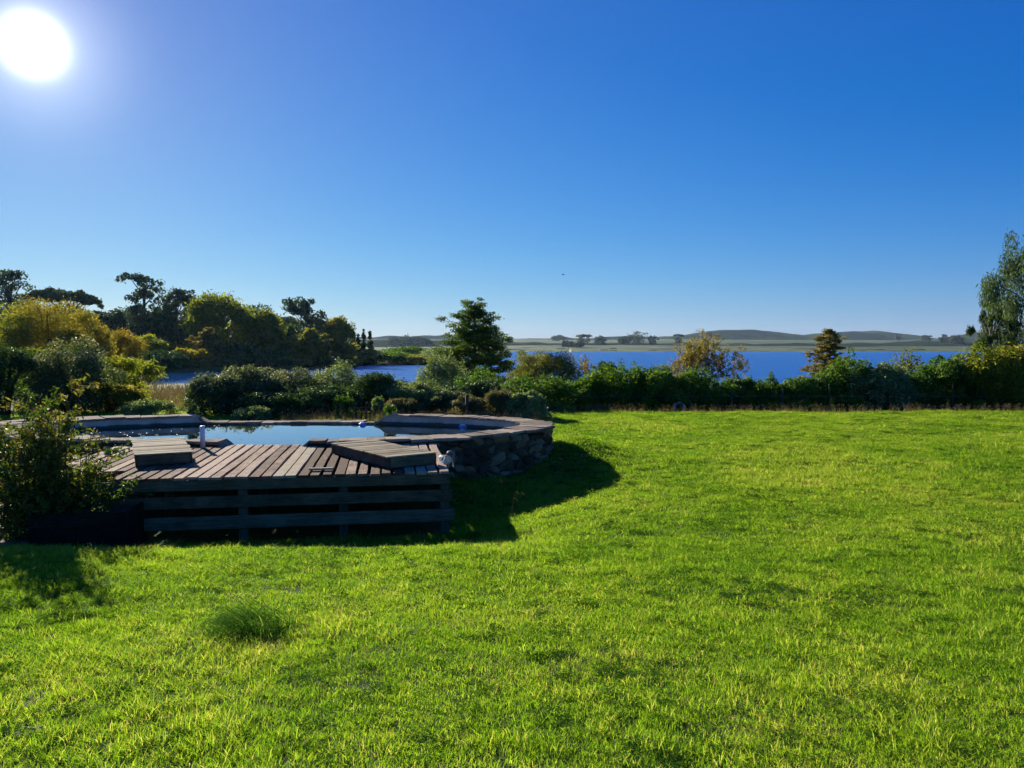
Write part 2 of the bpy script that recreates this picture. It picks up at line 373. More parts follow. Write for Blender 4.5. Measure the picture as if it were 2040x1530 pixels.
def ground_mat():
    m, N, L, out = newmat('ground_cover')
    g = N('ShaderNodeNewGeometry')
    n1 = noise(N, L, 0.35, 8, g.outputs['Position'], 0.6); n2 = noise(N, L, 9, 6, g.outputs['Position'], 0.7)
    near = ramp(N, [(0.35, (.035, .050, .010)), (0.55, (.055, .075, .012)), (0.75, (.10, .09, .03))]); L(n2.outputs['Fac'], near.inputs[0])
    nf = noise(N, L, 0.012, 6, g.outputs['Position'], 0.6, (1, 0.35, 1))
    nf2 = noise(N, L, 0.05, 5, g.outputs['Position'], 0.7)
    fr = ramp(N, [(0.36, (.040, .058, .026)), (0.47, (.075, .105, .035)), (0.55, (.12, .165, .045)), (0.66, (.14, .15, .06))]); L(nf.outputs['Fac'], fr.inputs[0])
    fb = ramp(N, [(0.40, (.30, .34, .30)), (0.62, (1, 1, 1))]); L(nf2.outputs['Fac'], fb.inputs[0])
    fm = N('ShaderNodeMix', data_type='RGBA', blend_type='MULTIPLY'); fm.inputs['Factor'].default_value = 0.7
    L(fr.outputs[0], fm.inputs['A']); L(fb.outputs[0], fm.inputs['B'])
    sx = N('ShaderNodeSeparateXYZ'); L(g.outputs['Position'], sx.inputs[0])
    mr = N('ShaderNodeMapRange'); mr.inputs['From Min'].default_value = 420; mr.inputs['From Max'].default_value = 1150; L(sx.outputs['Y'], mr.inputs['Value'])
    mx = N('ShaderNodeMix', data_type='RGBA'); L(mr.outputs[0], mx.inputs['Factor']); L(near.outputs[0], mx.inputs['A']); L(fm.outputs['Result'], mx.inputs['B'])
    p = N('ShaderNodeBsdfPrincipled'); L(mx.outputs['Result'], p.inputs['Base Color']); p.inputs['Roughness'].default_value = 0.95; p.inputs['Specular IOR Level'].default_value = 0.1
    b = N('ShaderNodeBump'); b.inputs['Strength'].default_value = 0.6; b.inputs['Distance'].default_value = 0.05; L(n2.outputs['Fac'], b.inputs['Height']); L(b.outputs[0], p.inputs['Normal'])
    L(p.outputs[0], out.inputs[0])
    return m
MT['ground'] = ground_mat()

def hill_mat():
    m, N, L, out = newmat('hill_scrub')
    g = N('ShaderNodeNewGeometry')
    n1 = noise(N, L, 0.0035, 6, g.outputs['Position'], 0.6, (1, 0.5, 1)); n2 = noise(N, L, 0.03, 6, g.outputs['Position'], 0.7)
    r = ramp(N, [(0.38, (.022, .034, .024)), (0.50, (.036, .052, .028)), (0.60, (.070, .095, .036)), (0.7, (.10, .115, .05))]); L(n1.outputs['Fac'], r.inputs[0])
    fb = ramp(N, [(0.42, (.45, .48, .45)), (0.60, (1, 1, 1))]); L(n2.outputs['Fac'], fb.inputs[0])
    fm = N('ShaderNodeMix', data_type='RGBA', blend_type='MULTIPLY'); fm.inputs['Factor'].default_value = 0.8
    L(r.outputs[0], fm.inputs['A']); L(fb.outputs[0], fm.inputs['B'])
    p = N('ShaderNodeBsdfPrincipled'); L(fm.outputs['Result'], p.inputs['Base Color']); p.inputs['Roughness'].default_value = 1.0; p.inputs['Specular IOR Level'].default_value = 0.0
    L(p.outputs[0], out.inputs[0])
    return m
MT['hill'] = hill_mat()

def water_mat(name, body, rough, bumps, spec=0.5, ior=1.333, calm=False):
    m, N, L, out = newmat(name)
    g = N('ShaderNodeNewGeometry')
    p = N('ShaderNodeBsdfPrincipled'); p.inputs['Base Color'].default_value = (*body, 1); p.inputs['Roughness'].default_value = rough; p.inputs['IOR'].default_value = ior
    p.inputs['Specular IOR Level'].default_value = spec
    prev = None; cf = None
    if calm:                                  # sheltered, unruffled water inside the wooded bay
        sx = N('ShaderNodeSeparateXYZ'); L(g.outputs['Position'], sx.inputs[0])
        cf = N('ShaderNodeMapRange', interpolation_type='SMOOTHSTEP'); cf.inputs['From Min'].default_value = -58; cf.inputs['From Max'].default_value = -34; L(sx.outputs['X'], cf.inputs['Value'])
        rm_ = N('ShaderNodeMapRange'); rm_.inputs['To Min'].default_value = 0.03; rm_.inputs['To Max'].default_value = rough; L(cf.outputs[0], rm_.inputs['Value']); L(rm_.outputs[0], p.inputs['Roughness'])
    for sc, vs, st, di in bumps:
        n = noise(N, L, sc, 4, g.outputs['Position'], 0.6, vs)
        b = N('ShaderNodeBump'); b.inputs['Strength'].default_value = st; b.inputs['Distance'].default_value = di
        if cf:
            q = N('ShaderNodeMapRange'); q.inputs['To Min'].default_value = 0.04 * st; q.inputs['To Max'].default_value = st; L(cf.outputs[0], q.inputs['Value']); L(q.outputs[0], b.inputs['Strength'])
        L(n.outputs['Fac'], b.inputs['Height'])
        if prev: L(prev.outputs[0], b.inputs['Normal'])
        prev = b
    if prev: L(prev.outputs[0], p.inputs['Normal'])
    L(p.outputs[0], out.inputs[0])
    return m
MT['lake'] = water_mat('lake_water', (.006, .10, .36), 0.28, [(0.9, (0.6, 1.4, 1), 1.0, 0.35), (0.12, (0.5, 1.5, 1), 0.7, 1.2)], 0.3, calm=True)
def pool_mat():
    m, N, L, out = newmat('pool_water')
    g = N('ShaderNodeNewGeometry'); n = noise(N, L, 5.0, 4, g.outputs['Position'], 0.6)
    b = N('ShaderNodeBump'); b.inputs['Strength'].default_value = 0.03; b.inputs['Distance'].default_value = 0.008; L(n.outputs['Fac'], b.inputs['Height'])
    d = N('ShaderNodeBsdfDiffuse'); d.inputs['Color'].default_value = (.012, .035, .035, 1)
    gs = N('ShaderNodeBsdfGlossy'); gs.inputs['Roughness'].default_value = 0.012; L(b.outputs[0], gs.inputs['Normal'])
    f = N('ShaderNodeFresnel'); f.inputs['IOR'].default_value = 1.45; L(b.outputs[0], f.inputs['Normal'])
    k = N('ShaderNodeMath', operation='MULTIPLY', use_clamp=True); k.inputs[1].default_value = 1.55; L(f.outputs[0], k.inputs[0])
    ms = N('ShaderNodeMixShader'); L(k.outputs[0], ms.inputs[0]); L(d.outputs[0], ms.inputs[1]); L(gs.outputs[0], ms.inputs[2]); L(ms.outputs[0], out.inputs[0])
    return m
MT['poolw'] = pool_mat()

def lining_mat():
    m, N, L, out = newmat('pool_lining')
    g = N('ShaderNodeNewGeometry'); n = noise(N, L, 2.5, 5, g.outputs['Position'], 0.65)
    sx = N('ShaderNodeSeparateXYZ'); L(g.outputs['Position'], sx.inputs[0])
    ad = N('ShaderNodeMath', operation='MULTIPLY_ADD'); ad.inputs[1].default_value = 0.06; L(n.outputs['Fac'], ad.inputs[0]); L(sx.outputs['Z'], ad.inputs[2])
    r1 = ramp(N, [(0.35, (.30, .30, .27)), (0.65, (.42, .42, .38))]); L(n.outputs['Fac'], r1.inputs[0])
    mr = N('ShaderNodeMapRange'); mr.inputs['From Min'].default_value = 0.845; mr.inputs['From Max'].default_value = 0.875; L(ad.outputs[0], mr.inputs['Value'])
    mx = N('ShaderNodeMix', data_type='RGBA'); L(mr.outputs[0], mx.inputs['Factor']); mx.inputs['A'].default_value = (.055, .075, .060, 1); L(r1.outputs[0], mx.inputs['B'])
    p = N('ShaderNodeBsdfPrincipled'); L(mx.outputs['Result'], p.inputs['Base Color']); p.inputs['Roughness'].default_value = 0.85; p.inputs['Specular IOR Level'].default_value = 0.1
    L(p.outputs[0], out.inputs[0]); return m
MT['lining'] = lining_mat()
def glass_mat():
    m, N, L, out = newmat('jar_glass')
    p = N('ShaderNodeBsdfPrincipled'); p.inputs['Base Color'].default_value = (.92, .95, .90, 1); p.inputs['Roughness'].default_value = 0.08
    p.inputs['Transmission Weight'].default_value = 0.85; p.inputs['IOR'].default_value = 1.45
    L(p.outputs[0], out.inputs[0]); return m
MT['glass'] = glass_mat()

# ------------------------------------------------------------------ ground, lake, hills
ang = np.concatenate([np.linspace(-180, -52, 40, endpoint=False), np.linspace(-52, 52, 360, endpoint=False), np.linspace(52, 180, 40, endpoint=False)])
ang = np.radians(ang)
rad = np.concatenate([[0.0], np.geomspace(0.6, 45, 250), np.geomspace(46, 260, 110)[0:], np.geomspace(270, 1100, 24), np.linspace(1130, 1240, 16), np.geomspace(1280, 3300, 26)])
A, R = np.meshgrid(ang, rad[1:], indexing='ij')
GX = R * np.sin(A); GY = R * np.cos(A)
GZ = H(GX, GY)
na, nr = GX.shape
V = np.concatenate([[[0, 0, Hs(0, 0)]], np.stack([GX, GY, GZ], -1).reshape(-1, 3)])
ia = np.arange(na)[:, None]; ir = np.arange(nr - 1)[None]
i2 = (ia + 1) % na
Q = np.stack([1 + ia * nr + ir, 1 + ia * nr + ir + 1, 1 + i2 * nr + ir + 1, 1 + i2 * nr + ir], -1).reshape(-1, 4)
T = [(0, 1 + k * nr, 1 + ((k + 1) % na) * nr) for k in range(na)]
Q = Q[:, ::-1]; T = [t[::-1] for t in T]
tag(obj('ground', mesh_np('ground', V, Q, T, MT['ground'], smooth=True)), kind='structure')

LV = [(-1600, 84, LAKE), (1600, 84, LAKE), (2400, 1260, LAKE), (-2400, 1260, LAKE)]
tag(obj('lake', mesh_np('lake', LV, [(0, 1, 2, 3)], None, MT['lake'])), kind='structure')

# far hills: the skyline of the photograph turned into ridges with their own distance and depth
sk_x = np.array([-900, 300, 755, 800, 850, 900, 960, 1020, 1060, 1095, 1112, 1135, 1150, 1200, 1250, 1300, 1350, 1400, 1450, 1500, 1560, 1600, 1660, 1700, 1750, 1800, 1850, 1870, 1900, 1930, 1960, 2040, 2300, 2900])
sk_y = np.array([672, 673, 672, 670, 668, 670, 674, 676, 676, 674, 668, 673, 675, 671, 669, 672, 669, 661, 657, 658, 663, 666, 663, 660, 661, 667, 673, 675, 669, 663, 660, 658, 655, 665])
def hill_sheet(name, y0, yr, y1, skx, sky_, rough, seed, lo=0.0):
    us = np.linspace(-1.35, 1.35, 420); ds = np.concatenate([np.linspace(y0, yr, 14, endpoint=False), np.linspace(yr, y1, 8)])
    U, D = np.meshgrid(us, ds, indexing='ij')
    pxs = 1020 + U * F
    zt = EYE + (694.0 - np.interp(pxs, skx, sky_)) / F * yr
    prof = np.where(D < yr, sm(y0, yr, D), 1 - 0.7 * sm(yr, y1, D))
    Z = -6 + (zt + 6) * prof + rough * (vnoise(U * 38, D * 0.006, seed) + 0.5 * vnoise(U * 90, D * 0.015, seed + 1)) * prof * np.abs(np.sin(np.pi * sm(y0, y1, D)))
    V = np.stack([U * D, D, Z], -1).reshape(-1, 3); n, k = U.shape
    a = np.arange(n - 1)[:, None]; b = np.arange(k - 1)[None]
    Q = np.stack([a * k + b, (a + 1) * k + b, (a + 1) * k + b + 1, a * k + b + 1], -1).reshape(-1, 4)
    return tag(obj(name, mesh_np(name, V, Q, None, MT['hill'], smooth=True)), kind='structure')
hill_sheet('hills', 2300, 3200, 4200, sk_x, sk_y, 5.0, 31)
mid_x = np.array([-900, 755, 1000, 1200, 1400, 1600, 1750, 1830, 1900, 1960, 2040, 2900])
mid_y = np.array([678, 676, 682, 684, 683, 684, 683, 680, 675, 672, 668, 665])
hill_sheet('hills', 1350, 1900, 2500, mid_x, mid_y, 2.5, 41)

# ------------------------------------------------------------------ stone pool
def rim_h(th):
    """height of the rim: high ends, a low stretch on the far side and a short one behind the deck"""
    x, y = pool_in(th)
    far = np.sin(th) > 0
    lowf = sm(-7.65, -7.2, x) * (1 - sm(-3.3, -2.98, x))
    lown = sm(-5.15, -5.05, x) * (1 - sm(-3.85, -3.75, x))
    near = 1.0 - 0.055 * sm(0.35, 0.8, -np.sin(th))
    return np.where(far, 1.0 - 0.185 * lowf, near - 0.145 * lown)

pool = tag(empty('stone_pool', (PX, PY, 0)), 'raised oval swimming pool with rubble stone wall behind the timber deck', 'pool')
th = np.linspace(0, 2 * np.pi, 240, endpoint=False)
def ring(off0, off1, z0, z1, name, mat, inner=False):
    n = len(th)
    x0, y0 = pool_off(th, off0); x1, y1 = pool_off(th, off1)
    V = np.concatenate([np.stack([x0 - PX, y0 - PY, z0 + 0 * th], -1), np.stack([x1 - PX, y1 - PY, z1 + 0 * th], -1)])
    i = np.arange(n); j = (i + 1) % n
    Q = np.stack([i, j, j + n, i + n], -1)
    if inner: Q = Q[:, ::-1]
    return obj(name, mesh_np(name, V, Q, None, mat, smooth=True), pool)
rh = rim_h(th)
ring(0.0, 0.0, np.full_like(th, -0.5), rh - 0.045, 'lining', MT['lining'], True)
tk = pool_thick(th)
# masonry core: outside face and a top under the coping
n = len(th)
xo, yo = pool_off(th, tk - 0.07); xi, yi = pool_off(th, 0.012)
V = np.concatenate([np.stack([xo - PX, yo - PY, 0 * th - 0.6], -1), np.stack([xo - PX, yo - PY, rh - 0.06], -1), np.stack([xi - PX, yi - PY, rh - 0.052], -1)])
i = np.arange(n); j = (i + 1) % n
Q = np.concatenate([np.stack([i, j, j + n, i + n], -1), np.stack([i + n, j + n, j + 2 * n, i + 2 * n], -1)])
obj('wall_core', mesh_np('wall_core', V, Q, None, MT['mortar'], smooth=False), pool)

# coping slabs
r2 = np.random.default_rng(11)
t0 = -np.pi
k = 0
while t0 < np.pi - 0.02:
    # arc length step
    sp = math.hypot(PA * math.sin(t0), PB * math.cos(t0)) + 0.35
    dt = min(r2.uniform(0.22, 0.55) / sp, np.pi - t0)
    if np.pi - (t0 + dt) < 0.03: dt = np.pi - t0
    a, b = t0 + 0.003 / sp * 2, t0 + dt - 0.003 / sp * 2
    tm = 0.5 * (a + b)
    thick = float(pool_thick(tm))
    nrow = 1 if thick < 0.9 else 3
    edges = np.linspace(-0.03, thick + 0.05, nrow + 1)
    for w in range(nrow):
        o0, o1 = edges[w] + (0.008 if w else 0), edges[w + 1] - 0.008
        ts = np.linspace(a, b, 4)
        j0 = r2.uniform(-0.012, 0.012, 4); j1 = r2.uniform(-0.05, 0.045, 4) if w == nrow - 1 else r2.uniform(-0.01, 0.01, 4)
        dz = r2.uniform(-0.012, 0.014); tl = r2.uniform(-0.008, 0.008)
        hh = rim_h(ts)
        tk_ = r2.uniform(0.04, 0.06)
        P = []
        for zz, ins in ((-tk_, 0.0), (-0.012, 0.0), (0.0, 0.012)):
            for (off, jj, sg) in ((o0, j0, 1), (o1, j1, -1)):
                x, y = pool_off(ts, off + jj + sg * ins)
                P.append(np.stack([x - PX, y - PY, hh + dz + zz + tl * (1 if sg > 0 else -1) + r2.uniform(-.004, .004, 4)], -1))
        V = np.concatenate(P)          # rows of 4: lowIn lowOut midIn midOut topIn topOut
        Q = []
        for c in range(3):
            Q.append((16 + c, 20 + c, 21 + c, 17 + c))
            Q.append((4 + c, 0 + c, 1 + c, 5 + c))
            for lv in (0, 8):
                Q.append((lv + c, lv + 8 + c, lv + 9 + c, lv + 1 + c))
                Q.append((lv + 4 + c, lv + 5 + c, lv + 13 + c, lv + 12 + c))
        for c, s in ((0, 1), (3, -1)):
            for lv in (0, 8):
                q = (lv + c, lv + 4 + c, lv + 12 + c, lv + 8 + c); Q.append(q if s > 0 else q[::-1])
        me = mesh_np('coping_stone', V, Q, None, MT['coping'])
        obj('coping_stone', me, pool)
    t0 += dt

# rubble stones of the outer face
def ico(sub):
    import bmesh
    bm = bmesh.new(); bmesh.ops.create_icosphere(bm, subdivisions=sub, radius=1.0)
    V = np.array([v.co[:] for v in bm.verts]); T = np.array([[v.index for v in f.verts] for f in bm.faces]); bm.free()
    return V, T
IV, IT = ico(2)
stone_me = []
r3 = np.random.default_rng(5)
for s in range(14):
    V = IV.copy()
    for q in range(11):                     # planes that cut flats into the pebble
        d = r3.normal(size=3); d /= np.linalg.norm(d); c = r3.uniform(0.42, 0.75)
        h = V @ d; V -= np.outer(np.clip(h - c, 0, None) * 0.9, d)
    V *= 1 + 0.06 * r3.normal(size=(len(V), 1))
    stone_me.append(mesh_np('stone', V, None, IT, MT['stone'], smooth=False))
def wall_stones(ta, tb, rows, cell):
    tcur = ta
    ts = np.linspace(ta, tb, 400)
    x, y = pool_out(ts); arc = np.concatenate([[0], np.cumsum(np.hypot(np.diff(x), np.diff(y)))])
    for r in range(rows):
        s = r3.uniform(0, cell)
        while s < arc[-1]:
            w = cell * r3.uniform(0.7, 1.5)
            t = float(np.interp(s + w / 2, arc, ts))
            ox, oy = pool_off(t, float(pool_thick(t)) - 0.09)
            nx, ny = pool_nrm(t)
            g = Hs(ox + nx * 0.2, oy + ny * 0.2) - 0.06
            top = float(rim_h(np.array(t))) - 0.06
            hh = (top - g) / rows
            z = g + hh * (r + 0.5) + r3.uniform(-0.03, 0.03)
            sz = (w * 0.66, 0.14 * r3.uniform(0.7, 1.1), hh * 0.62 * r3.uniform(0.85, 1.35))
            o = obj('stone', stone_me[r3.integers(14)], pool, (ox - PX, oy - PY, z), (r3.uniform(-.15, .15), r3.uniform(-.5, .5), math.atan2(nx, -ny) + r3.uniform(-.1, .1)), sz)
            s += w
wall_stones(math.radians(-64), math.radians(36), 5, 0.24)
wall_stones(math.radians(-179), math.radians(-128), 4, 0.27)

wx, wy = pool_off(np.linspace(0, 2 * np.pi, 120, endpoint=False), -0.003)
WV = np.stack([wx, wy, np.full_like(wx, 0.765)], -1)
me = bpy.data.meshes.new('pool_water'); me.from_pydata(WV.tolist(), [], [list(range(120))]); me.materials.append(MT['poolw'])
tag(obj('pool_water', me), kind='structure')

rl = np.random.default_rng(17); gL = Geo()
for k in range(420):
    t_ = rl.uniform(0, 6.283); q_ = math.sqrt(rl.random()) * 0.97; x_ = PX + PA * q_ * math.cos(t_); y_ = PY + PB * q_ * math.sin(t_)
    if rl.random() < 0.75 and not (x_ < -6.4): continue
    a_ = rl.uniform(0, 6.283); l_ = rl.uniform(.015, .045); dv = np.array([math.cos(a_), math.sin(a_), 0]) * l_; sd = np.array([-math.sin(a_), math.cos(a_), 0]) * l_ * .4; c_ = np.array([x_, y_, 0.7685])
    gL.add([c_ - dv, c_ + sd + (0, 0, .003), c_ + dv, c_ - sd + (0, 0, .003)], [(0, 1, 2, 3)], None, rl.uniform(.3, 1))
tag(obj('floating_leaves', gL.mesh('floating_leaves', MT['brown'])), 'tiny fallen leaves floating on the pool water', 'leaves', None, 'stuff')

# ------------------------------------------------------------------ timber deck
DK = math.radians(9.0)
DX, DY = -0.88, 10.89
deck = tag(empty('timber_deck', (DX, DY, 0), DK), 'raised weathered plank deck with open rail front before the pool', 'deck')
cD, sD = math.cos(DK), math.sin(DK)
def d2w(x, y): return DX + cD * x - sD * y, DY + sD * x + cD * y
r4 = np.random.default_rng(21)
PT = 0.86; PITCHW = 0.162
def inside_out(x, y, gap):
    t = math.atan2((y - PY) / PB, (x - PX) / PA)
    for _ in range(3):
        pass
    ox, oy = pool_off(t, (0.36 + gap))
    return math.hypot(x - PX, y - PY) < math.hypot(ox - PX, oy - PY)
def plank(x, w, y0, y1, ztop, th_, mat, warp, name='plank', par=None):
    n = 9
    ys = np.linspace(y0, y1, n)
    ph = r4.uniform(0, 6.3); fr = r4.uniform(0.7, 1.5)
    dx = warp * np.sin(fr * (ys - y0) + ph); dz = 0.35 * warp * np.sin(1.3 * fr * (ys - y0) + ph * 2)
    dw = 0.004 * r4.normal(size=n)
    b = 0.006
    prof = [(-w / 2, -th_), (w / 2, -th_), (w / 2, -b), (w / 2 - b, 0), (-w / 2 + b, 0), (-w / 2, -b)]
    V = []
    for k in range(n):
        for (a, c) in prof:
            V.append((x + dx[k] + a + (dw[k] if a > 0 else 0), ys[k], ztop + dz[k] + c))
    V = np.array(V); V[:, 1] += np.where(np.arange(len(V)) < 6, r4.uniform(-.012, .012), 0)
    Q = []
    for k in range(n - 1):
        for j in range(6):
            Q.append((k * 6 + j, k * 6 + (j + 1) % 6, (k + 1) * 6 + (j + 1) % 6, (k + 1) * 6 + j))
    Q = [q[::-1] for q in Q]
    e = (n - 1) * 6
    Q += [(0, 1, 2, 5), (2, 3, 4, 5), (e + 5, e + 2, e + 1, e), (e + 5, e + 4, e + 3, e + 2)]
    return obj(name, mesh_np(name, V, Q, None, mat), par or deck)
NP = 39
for i in range(NP):
    x = -(i + 0.5) * PITCHW
    y0 = -0.02 + r4.uniform(-0.012, 0.012)
    if x < -4.6: y0 = 0.74 + 0.16 * (x + 4.6) * -0.3
    y = y0 + 0.5
    while y < 6:
        wx_, wy_ = d2w(x, y)
        low = -5.1 < wx_ < -3.75
        if inside_out(wx_, wy_, -0.22 if low else 0.07): break
        y += 0.02
    if x < -5.6: y = min(y, 1.5 + (x + 6.3) * -0.2 + 1.2)
    new = i in (13, 14)
    plank(x + r4.normal() * 0.003, PITCHW - (0.012 if new else r4.uniform(0.018, 0.042)), y0, y, PT + r4.normal() * 0.003, 0.035, MT['plank_new'] if new else MT['plank'], 0.001 if new else r4.uniform(0.003, 0.011))
def board(name, x0, x1, y0, y1, z0, z1, mat, par=None, bev=0.004):
    g = Geo(); g.box(x0, x1, y0, y1, z0, z1, bev=bev); return obj(name, g.mesh(name, mat), par or deck)
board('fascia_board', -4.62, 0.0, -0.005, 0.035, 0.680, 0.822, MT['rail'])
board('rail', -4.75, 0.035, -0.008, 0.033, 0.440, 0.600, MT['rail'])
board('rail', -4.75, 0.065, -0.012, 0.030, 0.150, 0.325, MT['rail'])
for xx in (-0.07, -1.48, -2.83, -4.25): board('post', xx - 0.06, xx + 0.06, 0.042, 0.15, -0.2, 0.815, MT['post'])
for xx in (-0.07, -1.48, -2.83, -4.25, -5.6): board('post', xx - 0.06, xx + 0.06, 1.75, 1.87, -0.2, 0.66, MT['post'])
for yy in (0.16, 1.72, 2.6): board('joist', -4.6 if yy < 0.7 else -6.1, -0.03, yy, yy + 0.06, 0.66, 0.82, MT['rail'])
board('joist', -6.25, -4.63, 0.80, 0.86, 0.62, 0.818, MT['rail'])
board('light_block_rail', -0.045, -0.005, 0.16, 2.9, 0.635, 0.815, MT['post'])  # unseen boards added along the deck end to block light underneath
board('light_block_rail', -0.045, -0.005, 0.16, 2.9, 0.345, 0.52, MT['post'])

# slatted sunbeds standing on the deck
def sunbed(label, A, B, C, nsl):
    """A far corner, B near corner (long side A-B), C the other near corner"""
    A, B, C = (np.array(v) for v in (A, B, C))
    u = A - B; Lg = np.linalg.norm(u); rz = math.atan2(u[1], u[0]) - math.pi / 2
    wv = C - B; Wd = np.linalg.norm(wv)
    root = tag(empty('slatted_sunbed', (B[0], B[1], PT + 0.012), rz), label, 'sunbed', 'slatted sunbeds on the deck')
    # local: x across (towards C), y along (towards A)
    cr, sr = math.cos(-rz), math.sin(-rz)
    sx = 1 if (cr * wv[0] - sr * wv[1]) > 0 else -1
    def bb(name, x0, x1, y0, y1, z0, z1, m=MT['slat']):
        g = Geo(); g.box(min(x0 * sx, x1 * sx), max(x0 * sx, x1 * sx), y0, y1, z0, z1, bev=0.004); return obj(name, g.mesh(name, m), root)
    bb('side_board', 0, 0.03, 0, Lg, 0.0, 0.14, MT['post']); bb('side_board', Wd - 0.03, Wd, 0, Lg, 0.0, 0.14, MT['post'])
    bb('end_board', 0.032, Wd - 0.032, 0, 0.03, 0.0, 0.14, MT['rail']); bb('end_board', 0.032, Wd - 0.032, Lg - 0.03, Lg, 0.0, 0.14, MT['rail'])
    p = Lg / nsl
    for k in range(nsl):
        bb('slat', -0.02 + r4.uniform(-.012, .012), Wd + 0.02 + r4.uniform(-.012, .012), k * p + 0.012, (k + 1) * p - 0.012, 0.142 + r4.uniform(0, .004), 0.168 + r4.uniform(-.004, .004))
    return root
sunbed('low slatted sunbed angled across the deck, nearer the stone wall', (-2.98, 12.7), (-1.775, 11.07), (-1.18, 11.6), 10)
sunbed('low slatted sunbed standing beside the white pipe', (-6.50, 13.2), (-5.53, 11.28), (-4.80, 11.55), 9)

# upright pipe
pp = px2w(404, 893, 13.45)
g = Geo(); g.tube([(0, 0, 0), (0, 0, 0.2), (0, 0, 0.385)], [0.042] * 3, 14)
pipe = tag(empty('white_pipe', (pp[0], pp[1], PT - 0.005)), 'short white plastic pipe standing upright on the deck', 'pipe')
obj('tube', g.mesh('tube', MT['white'], True), pipe)
g = Geo(); g.tube([(0, 0, 0.386), (0, 0, 0.392)], [0.046, 0.046], 14); obj('cap', g.mesh('cap', MT['white'], True), pipe)
# loose board end, lump of stone
bp = px2w(640, 943, 10.95)
o = tag(board('loose_board', -0.17, 0.17, -0.035, 0.035, 0, 0.028, MT['plank_new'], None), 'short pale offcut board lying at the front edge of the deck', 'board'); o.parent = None; o.location = (bp[0], bp[1], PT + 0.012); o.rotation_euler = (0, 0, DK)
sp_ = px2w(212, 900, 12.75)
o = tag(obj('stone_lump', stone_me[3].copy(), None, (sp_[0], sp_[1], PT + 0.06), (0, 0, 0.3), (0.075, 0.07, 0.075)), 'small grey stone lying on the deck behind the leafy shrub', 'stone')
# jar lying on its side and the bent pipe behind it
jp = px2w(887, 925, 11.55)
jar = tag(empty('glass_jar', (jp[0], jp[1], PT + 0.075), 0.5), 'clear glass jar lying on the deck corner beside the stone wall', 'jar')
g = Geo(); g.tube([(0, -0.10, 0), (0, -0.095, 0), (0, 0.04, 0), (0, 0.07, 0), (0, 0.10, 0)], [0.035, 0.066, 0.066, 0.048, 0.046], 18); obj('body', g.mesh('body', MT['glass'], True), jar)
g = Geo(); g.tube([(0, 0.1, 0), (0, 0.125, 0)], [0.05, 0.05], 18); obj('lid', g.mesh('lid', MT['white'], True), jar)
bpz = px2w(892, 905, 12.1)
g = Geo(); tt = np.linspace(0, np.pi, 9)
g.tube(np.concatenate([[(0, 0, 0.0)], np.stack([0.045 - 0.045 * np.cos(tt), 0 * tt, 0.86 + 0.05 * np.sin(tt)], -1), [(0.09, 0, 0.62)]]), [0.027] * 11, 10)
o = tag(obj('bent_pipe', g.mesh('bent_pipe', MT['greyp'], True), None, (bpz[0], bpz[1], 0.06)), 'grey hook shaped pipe rising between deck end and stone wall', 'pipe')

# floats on the pool
def floater(label, px, d, mat, r):
    p = px2w(px, 842, d)
    root = tag(empty('pool_float', (p[0], d, 0.765)), label, 'pool float', None)
    g = Geo(); g.tube([(0, 0, -0.05), (0, 0, -0.02), (0, 0, 0.03), (0, 0, 0.045)], [r * 0.8, r, r, r * 0.8], 16); obj('body', g.mesh('body', mat, True), root)
    g = Geo(); g.tube([(0, 0, 0.0455), (0, 0, 0.065)], [r * 0.7, r * 0.62], 16); obj('lid', g.mesh('lid', MT['white'], True), root)
floater('small pale blue float drifting by the low rim of the pool', 722, 18.45, MT['blue'], 0.085)
floater('small bright blue float drifting beneath the pool wall end', 922, 18.0, MT['blue'], 0.10)

# ------------------------------------------------------------------ planter and flagstones at the shrub
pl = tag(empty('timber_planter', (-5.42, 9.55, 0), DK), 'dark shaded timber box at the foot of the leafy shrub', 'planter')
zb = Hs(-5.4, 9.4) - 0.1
for q in range(3): board('board', -0.56, 0.60, -0.02 + 0.002 * q, 0.02, zb + q * 0.185, zb + q * 0.185 + 0.178, MT['shadewood'], pl)
for xs in (-0.56, 0.565): board('side_board', xs, xs + 0.035, 0.022, 0.75, zb, zb + 0.55, MT['shadewood'], pl)
board('back_board', -0.522, 0.562, 0.72, 0.75, zb, zb + 0.55, MT['shadewood'], pl)
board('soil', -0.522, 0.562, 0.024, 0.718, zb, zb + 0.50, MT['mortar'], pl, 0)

path = tag(empty('path', (-7.0, 10.2, 0)), kind='structure')
for a in range(5):
    for b in range(5):
        x = -6.45 - a * 0.55 + r4.uniform(-.06, .06) + 0.2 * (b % 2); y = 9.15 + b * 0.5 + r4.uniform(-.05, .05)
        n = 7; rr = r4.uniform(0.23, 0.29, n); tt = np.linspace(0, 2 * np.pi, n, endpoint=False) + r4.uniform(0, 1)
        z = Hs(x, y) + 0.03
        top = np.stack([x + 7.0 + rr * np.cos(tt), y - 10.2 + rr * 0.9 * np.sin(tt), np.full(n, z + r4.uniform(0, .02))], -1)
        bot = top.copy(); bot[:, 2] -= 0.12
        me = bpy.data.meshes.new('flagstone'); me.from_pydata(np.concatenate([top, bot]).tolist(), [], [list(range(n))] + [[(k + 1) % n, k, k + n, (k + 1) % n + n] for k in range(n)])
        me.materials.append(MT['paving']); obj('flagstone', me, path)

# ------------------------------------------------------------------ foliage builders
def unit(v): return v / (np.linalg.norm(v, axis=-1, keepdims=True) + 1e-9)

